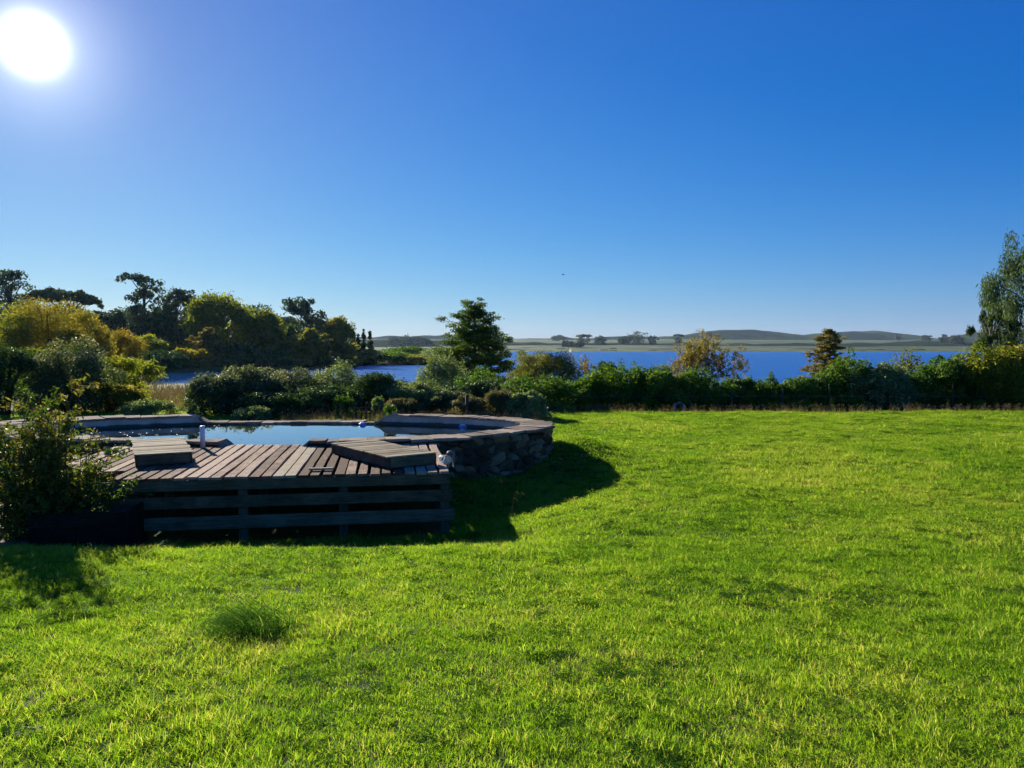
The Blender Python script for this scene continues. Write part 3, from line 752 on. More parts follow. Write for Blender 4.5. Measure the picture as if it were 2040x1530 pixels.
def leaf_quads(r, C, Nrm, L, Wd, tint, droop=None, fold=0.12):
    n = len(C)
    if droop is None:
        t = r.normal(size=(n, 3))
    else:
        t = np.array([0, 0, -1.0]) * droop + r.normal(size=(n, 3)) * (1 - droop)
    t = unit(t - Nrm * (t * Nrm).sum(1, keepdims=True))
    b = np.cross(Nrm, t)
    L = (L * r.uniform(0.6, 1.25, n))[:, None]; Wd = (Wd * r.uniform(0.7, 1.2, n))[:, None]
    V = np.stack([C - t * L / 2, C + b * Wd / 2 + Nrm * fold * Wd, C + t * L / 2, C - b * Wd / 2 + Nrm * fold * Wd], 1).reshape(-1, 3)
    Q = np.arange(4 * n).reshape(n, 4)
    return V, Q, np.repeat(tint, 4)

def clump_leaves(r, cl, n, L, Wd, droop=None, tintf=None, shell=0.5):
    """cl: (k,6) centre + radii.  leaves spread through the clumps"""
    cl = np.asarray(cl); w = cl[:, 3] * cl[:, 4] + cl[:, 3] * cl[:, 5]; w = w / w.sum()
    pick = r.choice(len(cl), n, p=w)
    d = unit(r.normal(size=(n, 3))); rad_ = shell + (1 - shell) * r.random(n) ** 0.6
    rad_ *= 1 + r.random(n) * 0.55 * (r.random(n) < 0.22)
    C = cl[pick, :3] + d * rad_[:, None] * cl[pick, 3:6]
    Nr = unit(d * 0.55 + r.normal(size=(n, 3)) * 0.7 + np.array([0, 0, 0.25]))
    ct = r.random(len(cl)) * 0.5
    tint = np.clip(ct[pick] + r.random(n) * 0.5, 0, 1)
    if tintf is not None: tint = tintf(C, tint, d)
    return leaf_quads(r, C, Nr, L, Wd, tint, droop)

def bend(a, b, r, n=6, sag=0.0, wig=0.04):
    a = np.array(a, float); b = np.array(b, float); t = np.linspace(0, 1, n)[:, None]
    P = a + (b - a) * t; L = np.linalg.norm(b - a)
    P += np.cumsum(r.normal(size=(n, 3)) * wig * L / n ** 0.5, 0) * np.sin(np.pi * t) + np.array([0, 0, sag * L]) * np.sin(np.pi * t)
    return P

def plant(name, label, cat, px, d, ytop, hwp, kind, mat, nleaf, L, Wd, seed, group=None, bark='bark', zbase=None, depth=1.0):
    nleaf, L, Wd = int(nleaf * 1.45), L * 1.22, Wd * 1.25
    r = np.random.default_rng(seed)
    top = px2w(px, ytop, d); x = top[0]
    zg = Hs(x, d) if zbase is None else zbase
    h = max(top[2] - zg, 0.3); w = hwp / F * d * (1.28 if kind in ('dome', 'wild') else 1.12 if kind in ('round', 'euc') else 1.0)
    root = tag(empty(name, (x, d, zg - 0.03), r.uniform(0, 0.0)), label, cat, group)
    g = Geo(); cl = []; droop = None; tintf = None; shell = 0.5
    tr = 0.028 * h + 0.01
    if kind == 'round':
        nb = 60
        for k in range(nb):
            v = unit(r.normal(size=3)); q = r.uniform(0.45, 0.80)
            c = np.array([v[0] * w * q, v[1] * w * q * depth, 0.55 * h + v[2] * 0.50 * h * q])
            s = r.uniform(0.20, 0.34)
            cl.append((*c, w * s, w * s, min(w, 0.5 * h) * s * 0.8))
        P = bend((0, 0, 0), (r.normal() * .05 * w, 0, 0.62 * h), r, 7); g.tube(P, np.linspace(tr, tr * 0.35, 7), 8)
        for k in range(14):
            s = P[r.integers(2, 6)]; c = np.array(cl[r.integers(nb)][:3]); g.tube(bend(s, c, r, 5, 0.05), np.linspace(tr * 0.4, tr * 0.08, 5), 5)
    elif kind in ('dome', 'wild'):
        nb = 76
        for k in range(nb):
            a = r.uniform(0, 6.2832); q = r.random() ** 0.5 * 0.86; s = r.uniform(0.10, 0.34); rz = min(w, 0.6 * h) * s * 0.9
            zt = h * (1 - 0.55 * q ** 3.2) * (1 - 0.16 * (0.5 + 0.5 * math.sin(3 * a + seed) * math.cos(5 * q * 3 + seed))) - rz * 0.7; zc = 0.06 * h + (zt - 0.06 * h) * (1 - 0.95 * r.random() ** 1.7)
            c = np.array([math.cos(a) * w * q, math.sin(a) * w * q * depth, zc])
            cl.append((*c, w * s, w * s, rz))
            if kind == 'wild' and k % 3 == 0: cl.append((c[0] * 1.05, c[1], min(c[2] * 1.12, h), w * 0.10, w * 0.10, h * r.uniform(0.10, 0.17)))
        for k in range(9):
            c = np.array(cl[r.integers(nb)][:3]); g.tube(bend((r.normal() * .08 * w, r.normal() * .08 * w, 0), c, r, 6, 0.05), np.linspace(tr * 0.7, tr * 0.12, 6), 5)
    elif kind == 'cypress':
        P = bend((0, 0, 0), (0, 0, 0.96 * h), r, 9, 0, 0.008); g.tube(P, np.linspace(tr * 1.2, tr * 0.12, 9), 8)
        z = 0.10 * h; a0 = 0
        while z < 0.97 * h:
            f = z / h
            Rr = w * min(1.0, (1 - f) / 0.52) ** 0.85 * (0.65 + 0.35 * min(1, f / 0.25)) * r.uniform(0.78, 1.12) + 0.05 * w
            for k in range(5 if f < 0.8 else 3):
                a0 += 2.399; rr_ = Rr * r.uniform(0.55, 1.1)
                e = np.array([math.cos(a0) * rr_, math.sin(a0) * rr_ * depth, z + rr_ * r.uniform(0.05, 0.38)])
                s = np.array([0, 0, z]); g.tube(bend(s, e, r, 4, 0.04), np.linspace(tr * 0.28 * (1.1 - f), tr * 0.05, 4), 4, cap=False)
                for q in (0.35, 0.62, 0.9):
                    c = s + (e - s) * q + r.normal(size=3) * 0.04 * w; rs = w * r.uniform(0.10, 0.17) * (1.15 - 0.5 * f)
                    cl.append((*c, rs * 1.15, rs * 1.15, rs * 0.5))
            z += 0.040 * h
        def tintf(C, t, dd): return np.clip(t * 0.75 + 0.35 * (dd[:, 2] > 0.2) * r.random(len(t)) - 0.05, 0, 1)
        shell = 0.2
    elif kind == 'spire':
        g.tube([(0, 0, 0), (0, 0, h * 0.5), (0, 0, h)], [tr, tr * .6, tr * .1], 6)
        for k in range(40):
            f = r.uniform(0.06, 1); a = r.uniform(0, 6.3); q = w * (1 - f) ** 0.8 * r.uniform(0.2, 0.7)
            s = w * (0.16 + 0.26 * (1 - f)); cl.append((q * math.cos(a), q * math.sin(a), f * h * 0.97, s, s, s * 0.9))
    elif kind == 'euc':
        P = bend((0, 0, 0), (r.normal() * .1 * w, 0, 0.86 * h), r, 9, 0, 0.03); g.tube(P, np.linspace(tr * 0.9, tr * 0.2, 9), 7)
        for k in range(16):
            f = r.uniform(0.38, 0.97); a = k * 2.399 + r.uniform(-.4, .4); q = w * (0.35 + 0.65 * math.sin(math.pi * min(1, (f - 0.25) / 0.85))) * r.uniform(0.35, 0.95)
            c = np.array([math.cos(a) * q, math.sin(a) * q * depth, f * h])
            if k == 0: c = np.array([0, 0, 0.97 * h])
            s = P[min(8, int(8 * max(0.2, f - 0.2) / 0.86))]; g.tube(bend(s, c, r, 5, -0.06), np.linspace(tr * 0.35, tr * 0.08, 5), 5)
            for m_ in range(5):
                rs = w * r.uniform(0.12, 0.24); cc = c + r.normal(size=3) * np.array([.17 * w, .17 * w, .035 * h]); cl.append((cc[0], cc[1], min(cc[2], h * 0.985), rs, rs, rs * 0.7))
        for k in range(22):
            a = r.uniform(0, 6.3); rs = w * r.uniform(0.25, 0.42); cl.append((math.cos(a) * w * r.uniform(.1, .55), math.sin(a) * w * .5, h * r.uniform(0.18, 0.5), rs, rs, rs))
    elif kind == 'umbrella':
        P = bend((0, 0, 0), (r.normal() * .1 * w, 0, 0.82 * h), r, 8, 0, 0.03); g.tube(P, np.linspace(tr * 0.8, tr * 0.3, 8), 7)
        for k in range(46):
            a = r.uniform(0, 6.3); q = w * math.sqrt(r.random()) * 0.9
            zc = h * (0.93 - 0.10 * (q / w) ** 2 - 0.05 * r.random()); s = w * r.uniform(0.13, 0.25)
            cl.append((math.cos(a) * q, math.sin(a) * q, zc, s, s, s * 0.62))
            if k < 14: g.tube(bend(P[5 + k % 3], (math.cos(a) * q, math.sin(a) * q, zc), r, 5, -0.04), np.linspace(tr * 0.3, tr * .07, 5), 5)
        for k in range(16):
            a = r.uniform(0, 6.3); s = w * r.uniform(.2, .4); cl.append((math.cos(a) * w * .5, math.sin(a) * w * .5, h * r.uniform(.2, .6), s, s, s))
    elif kind == 'weep':
        P = bend((0, 0, 0), (0.05 * w, 0, 0.93 * h), r, 10, 0, 0.02); g.tube(P, np.linspace(tr * 0.9, tr * 0.15, 10), 8)
        for k in range(26):
            f = 0.28 + 0.70 * (k + 0.5) / 26; a = k * 2.399; q = w * math.sin(math.pi * (0.25 + 0.72 * (1 - f))) ** 0.7 * r.uniform(0.45, 1.0)
            c = np.array([math.cos(a) * q, math.sin(a) * q, f * h])
            s = P[min(9, int(9 * max(0.12, f - 0.14)))]; g.tube(bend(s, c, r, 6, 0.10), np.linspace(tr * 0.3, tr * 0.06, 6), 5)
            for m_ in range(4):
                rs = w * r.uniform(0.12, 0.20); cc = c + r.normal(size=3) * np.array([.13 * w, .13 * w, .02 * h]) - np.array([0, 0, rs * 0.8]); cl.append((*cc, rs * 0.8, rs * 0.8, rs * 1.5))
        droop = 0.75; shell = 0.25
    elif kind == 'twiggy':
        tips = []
        def grow(p, dirv, ln, rad__, lev):
            q = p + dirv * ln
            g.tube(bend(p, q, r, 4, 0, 0.05), np.linspace(rad__, rad__ * 0.55, 4), 5 if lev < 2 else 3, cap=False)
            if lev == 4: tips.append(q); return
            for _ in range(3 if lev < 3 else 3):
                nd = unit(dirv + r.normal(size=3) * 0.5 + np.array([0, 0, 0.06])); grow(q, nd, ln * r.uniform(0.62, 0.86), rad__ * 0.55, lev + 1)
                if lev >= 2: tips.append(q)
        for k in range(8):
            a = k * 2.4 + r.uniform(-.3, .3); grow(np.array([r.normal() * .05, r.normal() * .05, 0]), unit(np.array([math.cos(a) * r.uniform(.1, .9), math.sin(a) * r.uniform(.1, .7), 1.0])), 0.28 * h * r.uniform(.8, 1.1), tr * 0.4, 0)
        tp = np.array(tips); sc = np.array([w / max(1e-3, np.abs(tp[:, 0]).max()), 1, h / tp[:, 2].max()])
        for v in g.V: v *= sc
        tp = tp * sc
        sel = tp[r.choice(len(tp), min(len(tp), 900), replace=False)]
        for c in sel: cl.append((*c, w * 0.05, w * 0.05, w * 0.06))
        shell = 0.0
    if kind == 'pale': pass
    if mat == 'pale':
        def tintf(C, t, dd): return np.clip(t * 0.62 + 0.45 * ((C[:, 2] > 0.55 * h * r.uniform(.8, 1.3, len(t))) & (dd[:, 2] > -.1) & (r.random(len(t)) < 0.5)), 0, 1)
    V, Q, tt = clump_leaves(r, cl, nleaf, L, Wd, droop, tintf, shell)
    V[:, 2] = np.maximum(V[:, 2], 0.0)
    tree = cat == 'tree'
    obj('crown' if tree else 'foliage', mesh_np('crown', V, Q, None, MT[mat], tt), root)
    if g.V: obj('trunk' if tree else 'stems', g.mesh('trunk', MT[bark], True), root)
    return root

# ------------------------------------------------------------------ woods beyond the bay
G1 = 'trees of the wood beyond the bay'
def T(name, label, px, d, ytop, hw, kind, mat, n, sz, seed, group=G1, bark='bark', cat='tree', depth=1.0, asp=0.6, zbase=None):
    return plant(name, label, cat, px, d, ytop, hw, kind, MT_OK(mat), n, sz, sz * asp, seed, group, bark, zbase, depth)
def MT_OK(m): return m
T('eucalyptus_tree', 'sparse dark eucalyptus at the picture edge above the yellow willows', 22, 240, 541, 46, 'euc', 'euc', 5200, 0.75, 101)
T('umbrella_pine', 'flat topped dark pine beside the sparse eucalyptus at the far left', 108, 236, 567, 50, 'umbrella', 'euc', 6000, 0.75, 102)
T('umbrella_pine', 'flat topped dark pine whose crown reaches down towards the gap in the wood', 152, 232, 572, 42, 'umbrella', 'euc', 5600, 0.75, 103)
T('eucalyptus_tree', 'slim small eucalyptus standing alone in the gap of the wood', 202, 245, 606, 16, 'euc', 'euc', 1800, 0.65, 104)
T('broad_tree', 'low dark green tree filling the gap behind the willows', 226, 250, 610, 46, 'round', 'dark', 4200, 0.8, 105)
T('eucalyptus_tree', 'tallest dark eucalyptus with clumped round head rising over the wood', 286, 236, 548, 40, 'euc', 'euc', 6500, 0.7, 106)
T('eucalyptus_tree', 'dark eucalyptus with pale bare trunks between tallest and yellow green tree', 358, 240, 578, 34, 'euc', 'euc', 5200, 0.7, 107, bark='bark_pale')
T('broad_tree', 'dark tree tucked under the tallest eucalyptus on its right', 326, 232, 606, 34, 'round', 'dark', 3800, 0.75, 108)
T('broad_tree', 'large round yellow green tree in the middle of the wood', 440, 214, 579, 66, 'round', 'ygreen', 8000, 0.75, 109)
T('broad_tree', 'smaller yellow green tree on the right flank of the large one', 525, 212, 612, 46, 'round', 'ygreen', 5200, 0.7, 110)
T('eucalyptus_tree', 'dark crown showing just behind the large yellow green tree', 505, 246, 600, 46, 'round', 'euc', 4600, 0.75, 111)
T('eucalyptus_tree', 'double headed dark eucalyptus standing right of the yellow green trees', 608, 236, 597, 44, 'euc', 'euc', 6500, 0.7, 112)
T('broad_tree', 'dark rounded tree between yellow green trees and olive cypress', 565, 222, 648, 44, 'round', 'dark', 4600, 0.75, 113)
T('bald_cypress_tree', 'olive conical cypress in front of the double headed eucalyptus', 617, 200, 655, 46, 'cypress', 'olive', 5600, 0.6, 114)
T('broad_tree', 'loose olive tree left of the small dark conifers', 680, 214, 632, 38, 'round', 'olive', 4600, 0.65, 115)
T('broad_tree', 'dark bushy tree under the loose olive tree', 650, 222, 668, 40, 'round', 'dark', 3600, 0.75, 116)
for k, (px, yt) in enumerate([(704, 652), (713, 664), (724, 654), (737, 655)]):
    T('conifer_tree', ['narrow dark conifer beside the loose olive tree', 'shortest of the four dark conifers', 'third dark conifer from the olive tree', 'outermost dark conifer at the end of the wood'][k], px, 226 + k * 2, yt, 12, 'spire', 'dark', 1500, 0.6, 120 + k, 'small dark conifers at the end of the wood')
for k, (px, yt, hw, lb) in enumerate([(58, 588, 56, 'dark tree mass under the sparse eucalyptus at the far left'), (135, 592, 50, 'dark tree mass filling in under the flat topped pines'), (182, 618, 34, 'dark low tree at the end of the flat topped pines'),
        (258, 612, 40, 'dark tree at the left foot of the tallest eucalyptus'), (394, 598, 40, 'dark tree showing left of the large yellow green tree'), (556, 622, 40, 'dark tree behind the smaller yellow green tree'), (646, 640, 36, 'dark tree right of the double headed eucalyptus')]):
    T('broad_tree', lb, px, 256 + k, yt, hw, 'round', 'euc', 3600, 0.85, 160 + k)
T('bald_cypress_tree', 'rust brown cypress before the large yellow green tree', 415, 186, 650, 38, 'cypress', 'rust', 4600, 0.55, 125)
G2 = 'bushes along the far bank of the bay'
def B(label, px, d, ytop, hw, mat, seed, n=2600, sz=0.55, kind='dome', group=G2):
    return T('bush', label, px, d, ytop, hw, kind, mat, n, sz, seed, group, cat='bush')
B('bright yellow green bush at the water edge before the rust cypress', 378, 174, 690, 36, 'yellow', 130)
B('orange tinted bush left of the bright yellow green one', 334, 182, 676, 32, 'orange', 131)
B('rounded green bush nearest the tall willows on the bank', 290, 178, 660, 42, 'ygreen', 132, 3200)
B('dark shadowed bush overhanging the bay below the green one', 318, 166, 697, 46, 'dark', 133, 3400)
B('dark bush at the foot of the large yellow green tree', 470, 190, 680, 46, 'dark', 134, 3200)
B('low olive bush under the olive conical cypress', 588, 196, 706, 32, 'olive', 135)
B('dark low bush below the four conifers', 716, 232, 692, 44, 'dark', 136)
B('olive brown bush on the bank under the conifers', 700, 226, 702, 40, 'olive', 137)
B('dark flat bush on the bank right of the conifers', 775, 240, 698, 44, 'green', 138)
B('rounded yellow bush low on the bank near the big cypress', 822, 236, 708, 34, 'yellow', 139)
B('large dark green thicket above the yellow bank bush', 812, 300, 688, 46, 'green', 140, 3200, 0.7)
B('grey green bush on the bank behind the big cypress', 880, 250, 694, 46, 'greygreen', 141)
B('dark bush behind the loose olive tree foot', 660, 200, 704, 40, 'dark', 142)
B('small dark bush at the bank between rust cypress and olive cypress', 520, 186, 690, 44, 'dark', 143, 3000)

B('dark overhanging bush at the water edge left of the rust cypress', 362, 172, 716, 34, 'dark', 144, 2400)
B('dark overhanging bush at the water edge below the rust cypress', 416, 178, 716, 34, 'dark', 145, 2400)
B('low dark green bush at the water edge right of the rust cypress', 462, 184, 716, 36, 'green', 146, 2400)
B('low dark bush at the water edge before the dark rounded tree', 556, 192, 714, 40, 'dark', 147, 2400)

# yellow willows at the left of the bay
G3 = 'yellow willows left of the bay'
T('willow_tree', 'yellow green willow cut by the picture edge', -18, 108, 596, 78, 'round', 'ygreen', 9000, 0.36, 150, G3, asp=0.3)
T('willow_tree', 'broadest yellow willow below the flat topped pines', 92, 116, 590, 76, 'round', 'yellow', 11000, 0.36, 151, G3, asp=0.3)
T('willow_tree', 'yellow willow between the broadest one and the orange one', 172, 110, 618, 54, 'round', 'yellow', 8000, 0.34, 152, G3, asp=0.3)
T('willow_tree', 'orange brown willow closest to the bay', 238, 120, 655, 46, 'round', 'orange', 6500, 0.34, 153, G3, asp=0.3)
B('yellow green bush under the orange brown willow', 265, 100, 706, 44, 'ygreen', 154, 3600, 0.30, 'dome', G3)
B('dim yellow bush at the foot of the broadest willow', 60, 96, 690, 60, 'ygreen', 155, 4200, 0.30, 'dome', G3)

# ------------------------------------------------------------------ shrubs behind the pool
G4 = 'shrubs between pool and bay'
def SH(label, px, d, ytop, hw, mat, seed, n=7000, sz=0.085, kind='dome', name='shrub', asp=0.5, group=G4):
    return T(name, label, px, d, ytop, hw, kind, mat, n, sz, seed, group, cat='shrub', asp=asp, depth=0.9)
SH('dark shrub cut by the picture edge behind the pool', 5, 26.5, 672, 58, 'dark', 201, 9000)
SH('large rounded dark shrub crowned with pale flower tips', 146, 27.5, 668, 74, 'pale', 202, 13000)
SH('yellow green shrub wedged between the two dark ones at the left', 62, 31, 700, 38, 'bright', 203, 6000)
SH('olive yellow shrub on the bay side of the pale tipped dome', 238, 32, 700, 40, 'ygreen', 204, 7000)
SH('yellowing low shrub beside the reeds', 235, 28, 760, 44, 'olive', 205, 6000)
SH('pale tipped shrub at the edge of the reeds', 428, 27.0, 734, 44, 'pale', 206, 8000)
SH('tallest pale tipped shrub in the row behind the low rim', 505, 28.5, 721, 60, 'pale', 207, 11000)
SH('pale tipped shrub in front of the bay water', 590, 30.5, 726, 56, 'pale', 208, 10000)
SH('grey green shrub rising above the stick fence', 672, 33, 710, 46, 'greygreen', 209, 9000)
SH('very dark glossy shrub behind the stick gate', 748, 29.5, 735, 56, 'dark', 210, 11000)
SH('dark shrub behind the left stretch of stick fence', 640, 27.6, 762, 58, 'dark', 211, 9000)
SH('dark shrub hanging over the low rim of the pool', 545, 26.2, 775, 56, 'dark', 212, 8000)
SH('grey green shrub right of the stick gate', 828, 28.8, 748, 54, 'greygreen', 213, 10000)
SH('feathery grey green shrub in front of the big cypress', 888, 36, 706, 54, 'greygreen', 214, 11000, 0.09, 'wild')
SH('green shrub directly under the big cypress', 968, 33, 726, 58, 'green', 215, 11000)
SH('pale tipped shrub beside the dark fence post', 905, 27.6, 772, 38, 'pale', 216, 7000)
SH('tawny brown low shrub leaning on the dark fence post', 930, 25.8, 784, 30, 'brown', 217, 6500, 0.06)
SH('pinkish brown feathery shrub near the middle of the lawn edge', 996, 25.9, 770, 26, 'brown', 218, 7000, 0.055, 'wild')
SH('grey green ball shaped shrub at the lawn corner', 1050, 25.6, 776, 34, 'greygreen', 219, 7000)
SH('dark green shrub behind the ball shaped one', 1068, 30, 738, 66, 'green', 220, 11000)
SH('dark filler shrub between the brown and the pale tipped shrubs', 960, 28.6, 752, 54, 'dark', 221, 9000)
SH('dim brown shrub behind the bright seedling on the rim', 800, 26.6, 790, 30, 'brown', 222, 5000, 0.06)
SH('slender pale green sapling beside the stick gate', 752, 26.0, 786, 11, 'greygreen', 223, 1500, 0.06, 'wild')
SH('light green leaf clump hanging over the stick fence', 683, 26.4, 778, 17, 'green', 224, 1100, 0.06, 'wild')
SH('low grassy shrub with plumes at the far rim', 505, 24.5, 806, 34, 'greygreen', 225, 3500, 0.06, 'wild')
SH('grey scrubby bush in front of the reeds', 300, 25.6, 792, 44, 'greygreen', 226, 5500, 0.06, 'wild')

# trees in front of the lake
G5 = 'trees between hedge and lake'
T('bald_cypress_tree', 'big dark green cypress standing alone in the middle', 946, 60, 598, 96, 'cypress', 'cypress', 34000, 0.125, 301, G5, depth=1.0)
T('willow_tree', 'dome shaped olive gold willow in front of the lake', 1082, 50, 689, 60, 'dome', 'olive', 22000, 0.125, 302, G5, asp=0.3)
T('sapling_tree', 'wispy tan sapling beside the olive gold willow', 1163, 47, 697, 22, 'twiggy', 'rust', 1300, 0.09, 303, G5, bark='twig')
T('small_tree', 'small dark rounded tree showing above the hedge against the lake', 1205, 52, 710, 26, 'dome', 'dark', 3500, 0.13, 304, G5)
T('bare_tree', 'twiggy russet tree nearly bare above the hedge', 1402, 45, 658, 98, 'twiggy', 'rust', 9500, 0.085, 305, G5, bark='twig', depth=0.9)
T('bald_cypress_tree', 'rust coloured conical cypress above the hedge', 1652, 55, 649, 52, 'cypress', 'rust', 15000, 0.11, 306, G5)
T('small_tree', 'small pale tree with thin bare stems above the hedge', 1815, 44, 690, 34, 'twiggy', 'ygreen', 2600, 0.10, 307, G5, bark='twig')
T('eucalyptus_tree', 'tall weeping grey green eucalyptus at the right picture edge', 2092, 38, 466, 128, 'weep', 'euc_pale', 24000, 0.20, 308, G5, asp=0.2, bark='bark_pale')
T('eucalyptus_tree', 'lower weeping eucalyptus beside the tall one', 1976, 39, 594, 38, 'weep', 'euc_pale', 7000, 0.18, 309, G5, asp=0.2, bark='bark_pale')

# hedge of big shrubs at the lawn end
G6 = 'shrubs of the long hedge at the end of the lawn'
hedge = [(1158, 748, 56, 'bright', 'bright green rounded shrub at the open end of the hedge'),
 (1232, 721, 62, 'bright', 'tall bright green hedge shrub second from the open end'),
 (1312, 722, 62, 'green', 'green hedge shrub left of the twiggy russet tree'),
 (1392, 728, 58, 'green', 'green hedge shrub right below the twiggy russet tree'),
 (1462, 748, 48, 'green', 'low hedge shrub where the hedge first dips, with rusty patch above'),
 (1530, 747, 48, 'bright', 'light green low hedge shrub in front of open lake water'),
 (1600, 742, 48, 'green', 'hedge shrub left of the rust coloured cypress'),
 (1682, 704, 58, 'green', 'high hedge shrub right before the rust coloured cypress'),
 (1752, 714, 54, 'greygreen', 'grey green hedge shrub left of the small pale tree'),
 (1826, 738, 48, 'green', 'low hedge shrub under the small pale tree'),
 (1898, 700, 60, 'green', 'broad dark hedge shrub with layered twigs'),
 (1972, 684, 64, 'ygreen', 'yellowish high hedge shrub below the weeping eucalyptus'),
 (2048, 676, 62, 'olive', 'olive hedge shrub cut by the right picture edge')]
for k, (px, yt, hw, m, lb) in enumerate(hedge):
    T('hedge_shrub', lb, px, 33.2 + 0.3 * math.sin(k * 2.1), yt, hw, 'wild' if k % 2 else 'dome', m, 12500, 0.10, 400 + k, G6, cat='shrub', depth=0.8)
    # lower dark skirt so that the hedge closes to the ground
for k, (px, yt, hw, lb) in enumerate([(1290, 782, 20, 'pale leafed seedling at the foot of the second hedge shrub'), (1590, 796, 18, 'small leafy weed bush at the hedge foot below the lake gap'),
                                      (1702, 784, 18, 'bright leafy weed bush at the hedge foot right of the rust cypress'), (1945, 790, 22, 'leafy weed bush at the hedge foot near the right edge'), (2030, 790, 20, 'leafy weed bush at the hedge foot cut by the right edge')]):
    T('weed_bush', lb, px, 31.6, yt, hw, 'dome', 'bright', 1500, 0.08, 430 + k, 'weed bushes at the hedge foot', cat='bush')

# small plants on the shoulders of the pool rim
for k, (px, yt, lb, m) in enumerate([(384, 812, 'small dark plant growing on the rim shoulder beyond the white pipe', 'dark'), (777, 800, 'light green seedling growing on the rim shoulder nearer the lawn', 'green')]):
    T('rim_plant', lb, px, 18.95, yt, 10, 'wild', m, 260, 0.05, 440 + k, 'plants growing on the pool rim', cat='plant', zbase=0.99)

# ------------------------------------------------------------------ leafy shrub in front of the deck
def front_shrub():
    r = np.random.default_rng(77)
    x0, y0 = -6.0, 9.95
    zg = Hs(x0, y0)
    root = tag(empty('leafy_shrub', (x0, y0, zg)), 'tall leafy shrub with yellow and reddish leaves in front of the deck', 'shrub')
    g = Geo(); C = []; D = []; tt = []
    for k in range(96):
        a = r.uniform(0, 6.283); sp = min(abs(r.normal()) * 0.40, 0.75) + 0.05; hh = r.uniform(0.7, 2.15) * (1 - 0.28 * min(1, sp))
        b0 = np.array([math.cos(a), math.sin(a) * 0.7, 0]) * r.uniform(0.0, 0.35)
        e = b0 * 1.2 + np.array([math.cos(a) * sp, math.sin(a) * sp * 0.7, hh])
        P = bend(b0, e, r, 9, 0.05, 0.04); g.tube(P, np.linspace(0.012, 0.003, 9), 5)
        base_t = r.random()
        for q in range(16):
            f = r.uniform(0.06, 1.0); i = min(7, int(f * 8)); s = P[i] + (P[i + 1] - P[i]) * (f * 8 - i if f < 1 else 1)
            dv = unit(np.array([math.cos(a + r.normal()), math.sin(a + r.normal()), r.uniform(-0.2, 0.9)])); ln = r.uniform(0.10, 0.32)
            tw = np.stack([s, s + dv * ln * 0.5, s + dv * ln + np.array([0, 0, -0.02])]); g.tube(tw, [0.004, 0.003, 0.0015], 3, cap=False)
            for m in range(r.integers(8, 15)):
                C.append(s + dv * ln * r.uniform(0.1, 1.05) + r.normal(size=3) * 0.022); D.append(unit(dv * 0.4 + r.normal(size=3) * 0.6 + np.array([0, 0, 0.35])))
                tt.append(np.clip(base_t * 0.45 + r.random() * 0.42 + (0.25 if r.random() < 0.05 else 0), 0, 1))
    C = np.array(C); V, Q, T_ = leaf_quads(r, C, np.array(D), 0.082, 0.030, np.array(tt))
    obj('foliage', mesh_np('foliage', V, Q, None, MT['shrub'], T_), root); obj('stems', g.mesh('stems', MT['twig'], True), root)
front_shrub()

# ------------------------------------------------------------------ fences
def gz(px, d): return Hs((px - 1020) / F * d, d)
wf = tag(empty('wire_fence', (0.0, 31.9, 0)), 'post and wire fence running along the foot of the hedge', 'fence')
posts = [(1104, 778), (1375, 792), (1460, 781), (1557, 775), (1655, 770), (1772, 773), (1900, 766), (2030, 768)]
for k, (px, yt) in enumerate(posts):
    p = px2w(px, yt, 31.9); z0 = Hs(p[0], 31.9)
    g = Geo(); g.tube([(0, 0, -0.2), (0.01, 0, (p[2] - z0) * 0.5), (0.0, 0, p[2] - z0)], [0.030, 0.028, 0.026], 7)
    obj('post', g.mesh('post', MT['post'], True), wf, (p[0], 0, z0), (r4.normal() * .02, r4.normal() * .03, 0))
for hgt in (0.25, 0.5, 0.75):
    P = []
    for px in np.linspace(1104, 2060, 30):
        x = (px - 1020) / F * 31.9; P.append((x, 0.05, Hs(x, 31.9) + hgt * 1.6 + 0.01 * r4.normal()))
    g = Geo(); g.tube(P, [0.004] * 30, 4); obj('wire', g.mesh('wire', MT['wire']), wf)
dp = px2w(930, 786, 25.2); z0 = Hs(dp[0], 25.2)
g = Geo(); g.tube([(0, 0, -0.2), (0, 0, 0.3), (0.01, 0, dp[2] - z0)], [0.065, 0.06, 0.055], 8)
tag(obj('fence_post', g.mesh('fence_post', MT['bark'], True), None, (dp[0], 25.2, z0)), 'thick dark post standing among the brown shrubs', 'post')

sf = tag(empty('stick_fence', (-6.0, 24.6, 0)), 'rustic fence of thin uneven sticks behind the pool', 'fence')
for k, (px, yt) in enumerate([(622, 812), (630, 816), (643, 805), (650, 814), (657, 807), (667, 810), (678, 803), (687, 811), (695, 812), (703, 810), (763, 801), (776, 806)]):
    p = px2w(px, yt, 24.6); z0 = Hs(p[0], 24.6)
    g = Geo(); g.tube([(0, 0, -0.1), (r4.normal() * .02, 0, (p[2] - z0) * .5), (r4.normal() * .03, 0, p[2] - z0)], [0.016, 0.016, 0.012], 6)
    obj('stick', g.mesh('stick', MT['post'], True), sf, (p[0] + 6.0, 0, z0), (0, r4.normal() * .04, 0))
pa = px2w(694, 815, 24.6); pb = px2w(704, 809, 24.6)
g = Geo(); g.tube([(pa[0] + 6, 0.03, pa[2]), (pb[0] + 6, 0.03, pb[2])], [0.012, 0.01], 5); obj('brace', g.mesh('brace', MT['post'], True), sf)
p0 = px2w(709, 801, 24.5)
gt = tag(empty('stick_gate', (p0[0], 24.5, Hs(p0[0], 24.5))), 'small grey stick gate in the rustic fence', 'gate')
ztop = p0[2] - Hs(p0[0], 24.5)
